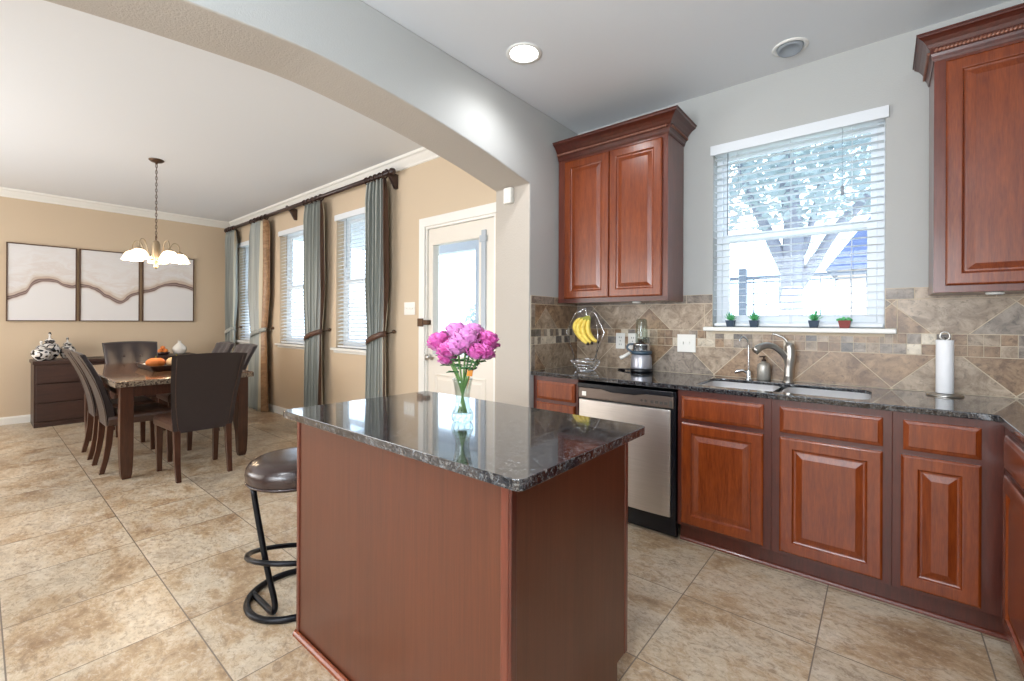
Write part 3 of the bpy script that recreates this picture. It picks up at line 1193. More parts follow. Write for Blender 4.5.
# ------------------------------------------------------------------ island
il = thing('kitchen_island', 'reddish brown wood kitchen island base', 'island', (-1.24, 1.2, 0))
IX0, IX1, IY0, IY1 = -1.832, -.700, .845, 1.485
MB().box(IX0 + .004, IY0 + .004, .0, IX1 - .004, IY1 - .08, .885).box(IX0 + .004, IY1 - .08, .105, IX1 - .004, IY1 - .01, .885).build('cabinet_body', M['cherry_frame'], il)
MB().box(IX0 + .018, IY0 - .004, .0, IX1 - .030, IY0 + .004, .885).build('front_panel', M['island'], il)
b = MB()
poly_extrude(b, [(IY0 + .012, 0), (IY1 - .075, 0), (IY1 - .075, .105), (IY1 - .02, .105), (IY1 - .02, .885), (IY0 + .012, .885)], [], lambda u, v, w: (w, u, v), IX1 - .004, IX1 + .003)
b.build('side_panel', M['cherry_side2'] if 'cherry_side2' in M else M['island'], il)
for a in (IX0, IX1 - .030):
    MB().box(a, IY0 - .010, 0, a + (.020 if a == IX0 else .026), IY0 + .012, .885).build('corner_trim', M['cherry_side'], il, bevel=.003)
MB().box(IX1 - .004, IY0 - .010, 0, IX1 + .006, IY0 + .014, .885).build('corner_trim', M['cherry_frame'], il, bevel=.003)
MB().box(IX1 - .004, IY1 - .022, .105, IX1 + .006, IY1 - .0, .885).build('corner_trim', M['cherry_side'], il, bevel=.003)
sweep(MB(), [(IX0 - .0, IY0 - .010), (IX1 + .0, IY0 - .010)], [(0, 0), (.014, 0), (.013, .010), (.008, .017), (.002, .020), (0, .020)]).build('shoe_molding', M['cherry'], il)
for a, c in ((IX0 + .02, -1.25), (-1.24, IX1 - .02)):
    panel(MB(), a, c, .122, .85, DOOR, lambda u, v, d: (u, IY1 - .01 + d, v)).build('door', M['cherry'], il)
b = MB()
isl = [(x + (.045 * (y - .787) / .70 if x < -1.2 else 0), y) for x, y in rrect(-1.862, -.630, .787, 1.492, .022, 4)]
poly_extrude(b, isl, [], lambda u, v, w: (u, v, w), .8865, .914)
tag(b.build('worktop', M['granite'], bevel=.004, seg=3), 'polished dark granite island top holding the vase of roses', 'worktop')

# ================================================================== UPPER CABINETS
def crown(root, path, z0, z1, k=1.0):
    H = z1 - z0
    prof = [(-.02, z0 + .001), (.004, z0), (.010, z0 + .010), (.012, z0 + .022), (.018, z0 + .034), (.022, z0 + .036), (.022, z0 + .052), (.030, z0 + .060), (.040, z0 + .075), (.056, z0 + .092), (.072, z0 + .102), (.082, z0 + .106), (.084, z0 + .118), (.092, z0 + .122), (.092, z1), (-.02, z1)]
    prof = [(o * k if o > 0 else o, z) for o, z in prof]
    sweep(MB(), path, prof).build('crown_molding', M['cherry_frame'], root)
    for i in range(len(path) - 1):
        b = MB()
        p, q = Vector(path[i]), Vector(path[i + 1])
        d = (q - p)
        L = d.length
        d.normalize()
        nn = Vector((d.y, -d.x))
        n = int(L / .013)
        for k_ in range(n):
            c = p + d * ((k_ + .5) * L / n) + nn * (.026 * k)
            s_ = d * .004
            b.tube([(c.x - s_.x, c.y - s_.y, z0 + .038), (c.x + s_.x, c.y + s_.y, z0 + .051)], .0075, 5)
        b.build('rope_bead', M['rope'], root)


uc = thing('wall_cabinet', 'two door cherry wall cabinet left of the window', 'cabinet', (-1.52, 2.92, 1.42))
UX0, UX1, UY, UZ0, UZ1 = -1.955, -1.092, 2.915, 1.420, 2.525
MB().box(UX0, UY, UZ0, UX1, YK - .008, UZ1).build('cabinet_body', M['cherry_side'], uc, bevel=.0015)
for a, c in ((-1.893, -1.517), (-1.512, -1.128)):
    panel(MB(), a, c, 1.452, 2.503, [(0, .0005)] + DOOR[1:], lambda u, v, d: (u, UY - d, v)).build('door', M['cherry'], uc)
MB().box(UX0 - .001, UY - .0015, UZ0 + .0, UX1, UY + .001, UZ0 + .03).build('bottom_rail', M['cherry_frame'], uc)
crown(uc, [(UX0, UY), (UX1, UY), (UX1, YK - .008)], 2.522, 2.645)
b = MB().lathe(-1.34, 2.99, [(.03, 1.4195), (.032, 1.412), (.026, 1.408), (.001, 1.407)], 20)
b.build('puck_light', M['plate'], uc)
u2 = thing('wall_cabinet', 'tall single door cherry wall cabinet at the right edge above the paper towels', 'cabinet', (.6, 2.92, 1.42))
VX0 = .184
MB().box(VX0, UY, UZ0, XR - .005, YK - .008, UZ1).build('cabinet_body', M['cherry_side'], u2, bevel=.0015)
panel(MB(), VX0 + .040, .62, 1.452, 2.503, [(0, .0005)] + DOOR[1:], lambda u, v, d: (u, UY - d, v)).build('door', M['cherry'], u2)
panel(MB(), .625, .98, 1.452, 2.503, [(0, .0005)] + DOOR[1:], lambda u, v, d: (u, UY - d, v)).build('door', M['cherry'], u2)
crown(u2, [(VX0, YK - .008), (VX0, UY), (XR - .005, UY)], 2.520, 2.634, .72)
MB().lathe(.395, 2.99, [(.03, 1.4195), (.032, 1.412), (.026, 1.408), (.001, 1.407)], 20).build('puck_light', M['plate'], u2)

# ================================================================== CEILING FIXTURES
cl = thing('recessed_light', 'lit round recessed ceiling light above the kitchen island', 'ceiling light', (-1.626, 2.053, ZC))
MB().lathe(-1.626, 2.053, [(.105, ZC), (.105, ZC - .005), (.085, ZC - .006), (.080, ZC - .002)], 32, cap=False).build('trim_ring', M['plate'], cl)
MB().lathe(-1.626, 2.053, [(.0001, ZC - .004), (.081, ZC - .003)], 32, cap=False).build('lens', M['bulb'], cl)
c2_ = thing('recessed_light', 'unlit swivelling recessed ceiling light above the sink window', 'ceiling light', (-.413, 2.968, ZC))
MB().lathe(-.413, 2.968, [(.09, ZC), (.09, ZC - .006), (.074, ZC - .008), (.068, ZC - .001)], 32, cap=False).build('trim_ring', M['plate'], c2_)
b = MB()
k = b.mark()
b.lathe(0, 0, [(.066, .0), (.062, -.016), (.05, -.022), (.044, -.012), (.0005, -.010)], 28, cap=False)
b.xf(k, Matrix.Translation((-.413, 2.968, ZC - .002)) @ Matrix.Rotation(R(-10), 4, 'X'))
b.build('eyeball', plain('recessed_can_grey', lin(150, 156, 162), .5), c2_)  # grey stands in for the shade inside the recess

# ================================================================== WALL PLATES
def outlet(label, x, z, kind, y=YK - .006, w=.076, h=.122):
    r_ = thing('switch_plate' if kind != 'outlet' else 'wall_outlet', label, 'switch' if kind != 'outlet' else 'outlet', (x, y, z))
    MB().box(x - w / 2, y - .006, z - h / 2, x + w / 2, y, z + h / 2).build('cover_plate', M['plate'], r_, bevel=.003)
    b = MB()
    if kind == 'outlet':
        for dz in (-.027, .027):
            for dx in (-.008, .008):
                b.box(x + dx - .0018, y - .0068, z + dz - .006, x + dx + .0018, y - .0058, z + dz + .006)
        b.box(x - .003, y - .0068, z - .003, x + .003, y - .0058, z + .003)
        b.build('slots', M['hole'], r_)
    else:
        n = kind
        for i in range(n):
            cx_ = x + (i - (n - 1) / 2) * .046
            MB().box(cx_ - .004, y - .016, z - .008, cx_ + .004, y - .005, z + .010).build('toggle', M['plate'], r_, bevel=.0015)
    return r_


outlet('white wall outlet nearest the bananas, left of the blender', -1.572, 1.128, 'outlet')
outlet('white wall outlet half hidden behind the blender cup', -1.470, 1.128, 'outlet')
outlet('white double switch plate between blender and kitchen window', -1.067, 1.127, 2, w=.128, h=.126)
outlet('white triple switch plate beside the exterior door', -3.49, 1.395, 3, y=YD, w=.165, h=.122)
b = MB().box(-2.190, YP - .04, 2.155, -2.115, YP, 2.272)
se = thing('motion_sensor', 'small white motion sensor high on the wall at the end of the arch', 'sensor', (-2.16, YP, 2.21))
b.build('sensor_body', M['plate'], se, bevel=.008, seg=3)
MB().box(-2.172, YP - .044, 2.17, -2.143, YP - .038, 2.225).build('sensor_lens', M['vinyl'], se, bevel=.003)

# ================================================================== COUNTER ITEMS
# main faucet
fx, fy, fz = -.436, 3.125, .914
fa = thing('kitchen_faucet', 'large brushed nickel kitchen faucet with a lever handle on top', 'faucet', (fx, fy, fz))
b = MB().lathe(fx, fy, [(.032, fz), (.032, fz + .006), (.026, fz + .012), (.024, fz + .04)], 24)
b.tube(spline([(fx, fy, fz + .005), (fx + .003, fy, fz + .08), (fx + .010, fy - .002, fz + .16), (fx + .006, fy - .003, fz + .215), (fx - .002, fy - .003, fz + .245)], 5), [.024] * 8 + [.027] * 6 + [.026] * 3 + [.022, .017, .012, .006], 16)
b.build('faucet_body', M['steel'], fa)
sd = Vector((-.70, -.72, 0)).normalized()
pts = [(0, .07), (.005, .13), (.035, .175), (.085, .212), (.135, .225), (.185, .212), (.215, .190)]
P3 = [(fx + sd.x * a, fy + sd.y * a, fz + z) for a, z in pts]
sp_ = spline(P3, 5)
MB().tube(sp_, [.012 + .010 * min(1, i / 6) if i < 6 else (.0175 + .006 * max(0, (i - 18) / 12)) for i in range(len(sp_))], 14).build('spout', M['steel'], fa)
MB().tube(spline([(fx - .003, fy, fz + .235), (fx - .018, fy - .004, fz + .262), (fx - .055, fy - .008, fz + .285), (fx - .085, fy - .010, fz + .292)], 5), [.012] * 4 + [.009] * 8 + [.008, .009, .010, .008], 10, flat=.7).build('lever', M['steel'], fa)
# small water tap
rx, ry = -.652, 3.125
ro = thing('water_tap', 'slim chrome filtered water tap left of the soap bottle', 'faucet', (rx, ry, .914))
MB().lathe(rx, ry, [(.020, .914), (.020, .919), (.014, .926), (.013, .965), (.010, .975), (.006, .98)], 18).build('base', M['chrome'], ro)
MB().tube(spline([(rx, ry, .97), (rx, ry, 1.10), (rx - .003, ry - .004, 1.155), (rx - .020, ry - .020, 1.182), (rx - .038, ry - .040, 1.176), (rx - .043, ry - .046, 1.155)], 6), .0055, 10).build('spout', M['chrome'], ro)
MB().tube([(rx + .0, ry, .952), (rx - .030, ry - .01, .972), (rx - .062, ry - .02, .966), (rx - .075, ry - .026, .952)], [.010, .009, .010, .006], 10).build('lever', M['chrome'], ro)
# soap
sx_, sy_ = -.574, 3.165
so = thing('soap_dispenser', 'matte grey soap bottle with a dark pump, between the two taps', 'soap dispenser', (sx_, sy_, .914))
MB().lathe(sx_, sy_, [(.034, .914), (.037, .918), (.037, 1.0), (.034, 1.014), (.022, 1.022), (.014, 1.025), (.014, 1.032)], 24).build('bottle', plain('soap_grey', lin(176, 172, 164), .35, .5), so)
b = MB().lathe(sx_, sy_, [(.013, 1.032), (.013, 1.042), (.006, 1.045), (.005, 1.056), (.010, 1.058), (.010, 1.066)], 16)
b.tube([(sx_, sy_, 1.062), (sx_ - .02, sy_ - .022, 1.060)], .004, 8)
b.build('pump', plain('dark_bronze', lin(70, 56, 48), .3, .8), so)
# paper towels
px_, py_ = .238, 3.09
pt = thing('paper_towel_holder', 'upright metal paper towel holder on the corner worktop', 'towel holder', (px_, py_, .914))
MB().lathe(px_, py_, [(.068, .914), (.070, .917), (.068, .921), (.060, .924), (.01, .926)], 32).build('base', M['steel'], pt)
b = MB().tube([(px_, py_, .92), (px_, py_, 1.205)], .006, 10)
b.tube([(px_ + .018 * math.cos(a), py_, 1.212 + .020 * math.sin(a)) for a in [2 * PI * i / 20 for i in range(20)]], .0035, 8, closed=True)
b.build('post', M['steel'], pt)
pr = thing('paper_towel_roll', 'full white roll of paper towels standing on its holder', 'paper towels', (px_, py_, .927))
b = MB().lathe(px_, py_, [(.012, .9275), (.032, .9275), (.0335, .930), (.0335, 1.190), (.032, 1.193), (.012, 1.193), (.012, .9275)], 32, cap=False)
b.build('roll', M['paper'], pr)
# bananas and wire basket
bx, by = -1.700, 2.90
bh = thing('fruit_basket', 'chrome wire fruit basket with a banana hanger', 'basket', (bx, by, .914))
b = MB()
for r_, z in ((.060, .917), (.080, .940), (.098, .962), (.108, .990)):
    b.tube([(bx + r_ * math.cos(2 * PI * i / 32), by + r_ * math.sin(2 * PI * i / 32), z) for i in range(32)], .0028 if z < .98 else .0036, 6, closed=True)
for i in range(14):
    a = 2 * PI * i / 14
    b.tube(spline([(bx + r_ * math.cos(a), by + r_ * math.sin(a), z) for r_, z in ((.02, .918), (.060, .917), (.080, .940), (.098, .962), (.108, .990))], 3), .0018, 5)
b.build('basket', M['chrome'], bh)
b = MB()
Xd = Vector((1, .05, 0)).normalized()
hx = lambda a, z: (bx + Xd.x * a, by + Xd.y * a, z)
b.tube([hx(-.085, .98), hx(-.165, 1.20), hx(-.09, 1.335), hx(0, 1.375)], .003, 6)
b.tube([hx(.065, .98), hx(.150, 1.20), hx(.08, 1.335), hx(0, 1.375)], .003, 6)
b.tube([hx(0, 1.375), hx(.006, 1.335), hx(.010, 1.318), hx(.022, 1.312), hx(.032, 1.324)], .0032, 6)
b.tube([hx(.085, .985), hx(.100, 1.17), hx(.085, 1.285)], .0025, 6)
b.build('hanger', M['chrome'], bh)


def banana(label, off, ang, swing):
    r_ = thing('banana', label, 'banana', hx(.022, 1.318), 'bunch of bananas on the wire hanger')
    c0_ = Vector(hx(.022, 1.318))
    pts = []
    rad = []
    # hangs down then curls to the right
    prof = [(0, 0, .006), (-.012 - off * .5, -.018, .007), (-.045 - off, -.040, .014), (-.062 - off, -.085, .0185), (-.050 - off * .7, -.130, .0195), (-.018 - off * .3, -.170, .0175), (.022, -.197, .012), (.040, -.206, .006)]
    for x, z, r0 in prof:
        p = Vector((x, 0, z))
        p = Matrix.Rotation(ang, 3, 'Y') @ p
        p.y += swing * (-z) * 1.2
        pts.append(c0_ + p)
        rad.append(r0)
    sp = spline(pts, 4)
    rs = []
    for i in range(len(sp)):
        t_ = i / 4
        k_ = min(int(t_), len(rad) - 2)
        f_ = t_ - k_
        rs.append(1.22 * (rad[k_] * (1 - f_) + rad[k_ + 1] * f_))
    MB().tube(sp[5:-3], rs[5:-3], 6).build('peel', M['banana'], r_, sub=1)
    b = MB().tube(sp[:7], rs[:7], 6)
    b.build('stalk', M['bananatip'], r_)
    MB().tube(sp[-4:], rs[-4:], 6).build('tip', M['soil'], r_)


banana('leftmost banana of the hanging bunch', .040, R(6), -.08)
banana('second banana from the left in the hanging bunch', .010, R(3), -.18)
banana('third banana from the left in the hanging bunch', -.016, R(-3), -.10)
banana('rightmost banana of the hanging bunch, tip reaching furthest right', -.036, R(-12), .05)
# blender / bullet juicer
jx, jy = -1.345, 3.085
ju = thing('blender', 'small silver blender with an upturned clear cup, under the wall cabinet', 'blender', (jx, jy, .914))
MB().lathe(jx, jy, [(.074, .914), (.080, .918), (.080, .934), (.074, .940)], 28).build('base', M['black'], ju)
MB().lathe(jx, jy, [(.073, .939), (.074, .95), (.073, 1.01), (.066, 1.035), (.058, 1.045)], 28).build('motor_housing', plain('silver_plastic', lin(176, 176, 184), .3, .5), ju)
b = MB().lathe(jx, jy, [(.060, 1.040), (.072, 1.046), (.074, 1.060), (.070, 1.066)], 28)
b.tube(spline([(jx - .05, jy - .05, 1.060), (jx - .085, jy - .055, 1.085), (jx - .075, jy - .045, 1.112), (jx - .04, jy - .03, 1.115)], 5), .008, 8)
b.build('collar', plain('slate_plastic', lin(62, 82, 98), .3), ju)
MB().lathe(jx, jy, [(.060, 1.064), (.062, 1.07), (.060, 1.105), (.064, 1.110), (.062, 1.118), (.03, 1.124), (.02, 1.15)], 28).build('blade_cup', M['chrome'], ju)
MB().lathe(jx, jy, [(.041, 1.120), (.042, 1.16), (.040, 1.25), (.037, 1.288), (.030, 1.297), (.0005, 1.299)], 24, cap=False).build('clear_cup', M['clear'], ju, solid=.002)
b = MB().tube([(jx - .065, jy - .055, 1.052), (jx - .10, jy - .075, 1.025), (jx - .125, jy - .085, 1.012)], [.011, .013, .014], 12)
b.build('spout', M['plate'], ju)
MB().tube(spline([(jx - .075, jy + .01, .926), (jx - .13, jy - .0, .925), (jx - .19, jy + .02, .920), (jx - .15, jy + .05, .919)], 5), [.012, .012, .012, .011] + [.008] * 12, 8, flat=.6).build('power_cord', M['black'], ju)

# succulents on the sill
def succulent(label, x, kind):
    y = YK - .012
    z = 1.2455
    r_ = thing('potted_succulent', label, 'potted plant', (x, y, z), 'small plants on the kitchen window sill')
    s_ = 1.0 if kind != 'red' else 1.12
    b = MB()
    h = .044
    for (r0, r1, z0_, z1_) in ((.019 * s_, .027 * s_, 0, h),):
        vs = []
        for rr_, zz in ((r0, z0_), (r1, z1_), (r1 - .003, z1_), (r1 - .004, z1_ - .006)):
            vs += [(x + a * rr_, y + c * rr_, z + zz) for a, c in ((-1, -1), (1, -1), (1, 1), (-1, 1))]
        fs = [(3, 2, 1, 0)]
        for j in range(3):
            for i in range(4):
                fs.append((j * 4 + i, j * 4 + (i + 1) % 4, j * 4 + 4 + (i + 1) % 4, j * 4 + 4 + i))
        fs.append((12, 13, 14, 15))
        b.add(vs, fs)
    b.build('pot', M['potred'] if kind == 'red' else M['pot'], r_, bevel=.003)
    b = MB()
    q = random.Random(len(kind) + int(-x * 1000))
    if kind == 'red':
        for i in range(60):
            a, rr_ = q.uniform(0, 2 * PI), math.sqrt(q.random()) * .036
            b.ball((x + rr_ * math.cos(a), y + rr_ * .8 * math.sin(a), z + h + q.uniform(.002, .016) * (1.3 - rr_ / .036)), q.uniform(.005, .008), 7)
    else:
        n = 22
        for i in range(n):
            a = i * 2.4
            el = R(25 + 60 * (i / n))
            L = .042 + .022 * (i / n)
            if kind == 'lean':
                L *= .8 + .5 * (math.cos(a) > 0)
            d = Vector((math.cos(a) * math.cos(el), math.sin(a) * math.cos(el), math.sin(el)))
            p = Vector((x, y, z + h - .004))
            b.tube([p, p + d * L * .4, p + d * L * .8 + Vector((0, 0, .003)), p + d * L + Vector((0, 0, .006))], [.003, .0058, .004, .0006], 6, flat=.5)
    b.build('leaves', M['leaf'], r_)


succulent('spiky green plant in a slate blue pot, leftmost on the window sill', -.779, 'a')
succulent('spiky green plant in a slate blue pot, second from left on the window sill', -.638, 'b')
succulent('spreading green plant in a slate blue pot, right of the faucet handle', -.318, 'lean')
succulent('low bushy plant in a red brown pot, rightmost on the window sill', -.170, 'red')

# ------------------------------------------------------------------ vase of roses
vx, vy, vz = -1.160, 1.118, .914
va = thing('glass_vase', 'clear hourglass shaped glass vase on the granite island', 'vase', (vx, vy, vz))
prof_o = [(.030, .001), (.036, .008), (.038, .022), (.034, .038), (.0255, .055), (.0235, .075), (.026, .105), (.031, .135), (.0345, .150)]
prof_i = [(.0315, .150), (.028, .135), (.023, .105), (.0205, .075), (.0225, .055), (.029, .040), (.030, .030), (.001, .026)]
MB().lathe(vx, vy, [(r_ * 1.06, vz + z * 1.04) for r_, z in prof_o + prof_i], 28, cap=True).build('vase_body', M['clear'], va)
b = MB()
for i in range(10):
    a = 2 * PI * i / 10
    b.tube([(vx + .0345 * math.cos(a), vy + .0345 * math.sin(a), vz + .006), (vx + .0375 * math.cos(a + .2), vy + .0375 * math.sin(a + .2), vz + .022), (vx + .033 * math.cos(a + .4), vy + .033 * math.sin(a + .4), vz + .038)], .0016, 5)
b.build('cut_base', M['clear'], va)


def rose_bloom(s_, rad=.034):
    """petals around z axis, centre at origin"""
    b = MB()
    q = random.Random(s_)
    layers = [(3, .32, .95, .05), (4, .50, 1.0, .15), (5, .72, .98, .32), (6, .92, .85, .55), (6, 1.05, .62, .85)]
    for li, (n, rr_, hh, flare) in enumerate(layers):
        for i in range(n):
            a0 = 2 * PI * (i + .5 * (li % 2)) / n + q.uniform(-.2, .2)
            wid = 2 * PI / n * .78
            U, V = 6, 5
            vs = []
            for v_ in range(V + 1):
                tv = v_ / V
                z = rad * (-1.0 + 1.9 * tv * hh)
                rbase = rad * rr_ * (math.sin(min(1, tv * 1.25 + .12) * PI / 2) ** .8)
                rbase += rad * flare * max(0, tv - .72) ** 1.4 * 2.0
                for u_ in range(U + 1):
                    tu = u_ / U * 2 - 1
                    edge = (1 - .45 * tv * abs(tu) ** 2.5)
                    a = a0 + tu * wid * (.45 + .55 * math.sin(min(1, tv * 1.4) * PI / 2)) * (1 - .25 * tv)
                    rr2 = rbase * (1 + .05 * tu + .04 * math.sin(tu * 5 + li))
                    zz = z - rad * .30 * tv * abs(tu) ** 3 - (rad * .12 * flare * (tv > .9))
                    vs.append((rr2 * math.cos(a), rr2 * math.sin(a), zz))
            fs = []
            for v_ in range(V):
                for u_ in range(U):
                    k_ = v_ * (U + 1) + u_
                    fs.append((k_, k_ + 1, k_ + U + 2, k_ + U + 1))
            b.add(vs, fs, True)
    return b


def rose(label, tip, s_, mat, rad):
    """tip: bloom centre offset from vase axis"""
    r_ = thing('rose', label, 'flower', (vx, vy, vz + .04), 'purple pink roses in the glass vase')
    c = Vector((vx + tip[0], vy + tip[1], vz + tip[2]))
    base = Vector((vx - tip[0] * .17, vy - tip[1] * .17, vz + .032))
    mid = Vector((vx + tip[0] * .20, vy + tip[1] * .20, vz + .15))
    d = (c - mid).normalized()
    b = rose_bloom(s_, rad)
    Mx = Matrix.Translation(c) @ Vector((0, 0, 1)).rotation_difference((d + Vector((0, 0, .25))).normalized()).to_matrix().to_4x4()
    b.xf(0, Mx)
    b.build('bloom', mat, r_, solid=.0008)
    st = c - d * rad * .8
    MB().tube(spline([base, mid, st], 6), .0034, 7).build('stem', M['stem'], r_)
    b = MB()
    for i in range(5):
        a = 2 * PI * i / 5
        k = b.mark()
        b.tube([(0, 0, -rad * .95), (rad * .35 * math.cos(a), rad * .35 * math.sin(a), -rad * .85), (rad * .65 * math.cos(a), rad * .65 * math.sin(a), -rad * .95)], [.004, .005, .001], 5, flat=.4)
        b.xf(k, Mx)
    b.build('sepals', M['leaf2'], r_)
    b = MB()
    q = random.Random(s_ * 7)
    for t_ in (.45, .75):
        p = mid.lerp(st, t_)
        for sg in (-1, 1):
            dr_ = (Matrix.Rotation(q.uniform(0, 6.3), 3, 'Z') @ Vector((1, 0, .15)))
            b.tube([p, p + dr_ * .012, p + dr_ * .026, p + dr_ * .042 - Vector((0, 0, .006))], [.001, .006, .007, .001], 6, flat=.5)
    b.build('leaves', M['leaf2'], r_)


CR_, CU = Vector((.7686, .6397, 0)), Vector((-.6397, .7686, 0))   # across the view / away from it
RS = [(-.105, .02, .262, .036, 'far left rose, leaning out over the island top', 0), (-.060, -.02, .235, .033, 'low rose between the far left and the central blooms', 0),
      (-.035, .04, .300, .035, 'topmost rose at the back of the bunch', 1), (.018, -.03, .275, .040, 'large pale central rose facing forward', 1),
      (-.020, -.035, .248, .034, 'rose just below left of the large central bloom', 1), (.040, .03, .298, .034, 'upper rose right of the topmost bloom', 1),
      (.062, -.03, .232, .034, 'low rose right of the central bloom', 0), (.105, .005, .268, .037, 'far right rose, held highest on that side', 0),
      (.098, -.03, .228, .030, 'lowest rose on the right under the far right bloom', 0), (-.065, .0, .205, .030, 'lowest rose at the left, drooping toward the vase', 0)]
for i, (a, c, z, rd, lb, pale) in enumerate(RS):
    o = CR_ * a * .84 + CU * c
    z = .235 + (z - .205) * .95
    rose(lb, (o.x, o.y, z), i + 3, M['rose2'] if pale else M['rose'], rd)
am = thing('plant_tag', 'small amber coloured tag tucked among the rose stems', 'tag', (vx, vy, vz + .175))
o = CR_ * .028 + CU * -.02
k = MB()
k.box(-.010, -.002, -.012, .010, .002, .012)
k.xf(0, Matrix.Translation((vx + o.x, vy + o.y, vz + .178)) @ Matrix.Rotation(R(40), 4, 'Z') @ Matrix.Rotation(R(8), 4, 'Y'))
k.build('tag_plate', M['amber'], am, bevel=.0015)
b = MB().tube([(vx + o.x, vy + o.y, vz + .168), (vx + o.x * .6, vy + o.y * .6, vz + .12)], .0012, 5)
b.build('tag_stake', M['amber'], am)

# ================================================================== BAR STOOL
stx, sty = -2.09, .95
bs_ = thing('bar_stool', 'backless bar stool with a round dark leather seat beside the island', 'stool', (stx, sty, 0))
b = MB().lathe(stx, sty, [(.001, .545), (.185, .545), (.196, .552), (.203, .570), (.206, .595), (.203, .615), (.193, .632), (.172, .645), (.13, .651), (.07, .653), (.001, .654)], 40, cap=False)
b.build('seat', M['leather_seat'], bs_)
b = MB()
b.tube([(stx + .2015 * math.cos(2 * PI * i / 40), sty + .2015 * math.sin(2 * PI * i / 40), .560) for i in range(40)], .0045, 6, closed=True)
b.build('seat_piping', M['leather_seat'], bs_)
b = MB()
b.tube([(stx + .195 * math.cos(2 * PI * i / 44), sty + .195 * math.sin(2 * PI * i / 44), .014) for i in range(44)], .014, 10, closed=True)
b.build('base_ring', M['black_metal'], bs_)
# each leg slants from the seat plate to the floor, then runs back along the floor to the ring
for sgn in (-1, 1):
    ly = sty + sgn * .13
    b = MB().tube(spline([(-2.115, sty + sgn * .175, .545), (-2.085, sty + sgn * .163, .40), (-2.035, sty + sgn * .145, .20), (-2.000, ly, .075), (-2.000, ly, .032), (-2.03, ly, .016), (-2.10, ly, .014), (-2.235, ly, .014)], 5), .0125, 10)
    b.build('leg', M['black_metal'], bs_)
b = MB()
pts = []
for i in range(24):
    a = 2 * PI * i / 24
    ex, ey = .205 * math.cos(a), .195 * math.sin(a)
    pts.append((stx + ex, sty + ey, .195 + .30 * (ex * .58 - ey * .82)))
b.tube(pts, .0115, 10, closed=True)
b.build('foot_rest', M['black_metal'], bs_)
MB().box(stx - .11, sty - .11, .536, stx + .11, sty + .11, .546).build('swivel_plate', M['black_metal'], bs_)

# ================================================================== DINING ROOM
# curtain rod
rodz, rody = 2.708, 2.545
rd = thing('curtain_rod', 'long dark wood curtain rod above the three dining windows', 'curtain rod', (-5.8, YD, rodz))
MB().tube([(-7.98, rody, rodz), (-3.66, rody, rodz)], .023, 14).build('rod', M['dark_wood'], rd)
for s_, x in ((-1, -7.99), (1, -3.65)):
    b = MB()
    k = b.mark()
    b.lathe(0, 0, [(.020, -.02), (.026, -.012), (.018, 0), (.030, .012), (.036, .03), (.030, .05), (.018, .062), (.004, .068)], 18)
    b.xf(k, Matrix.Translation((x, rody, rodz)) @ Matrix.Rotation(R(90) * s_, 4, 'Y'))
    b.build('finial', M['dark_wood'], rd)
for x in (-7.93, -5.86, -3.70):
    b = MB()
    poly_extrude(b, [(YD, rodz - .13), (YD, rodz + .01), (rody - .02, rodz + .035), (rody - .02, rodz - .012), (rody + .025, rodz - .03), (YD - .03, rodz - .13)], [], lambda u, v, w: (w, u, v), x - .018, x + .018)
    b.build('bracket', M['dark_wood'], rd, bevel=.003)


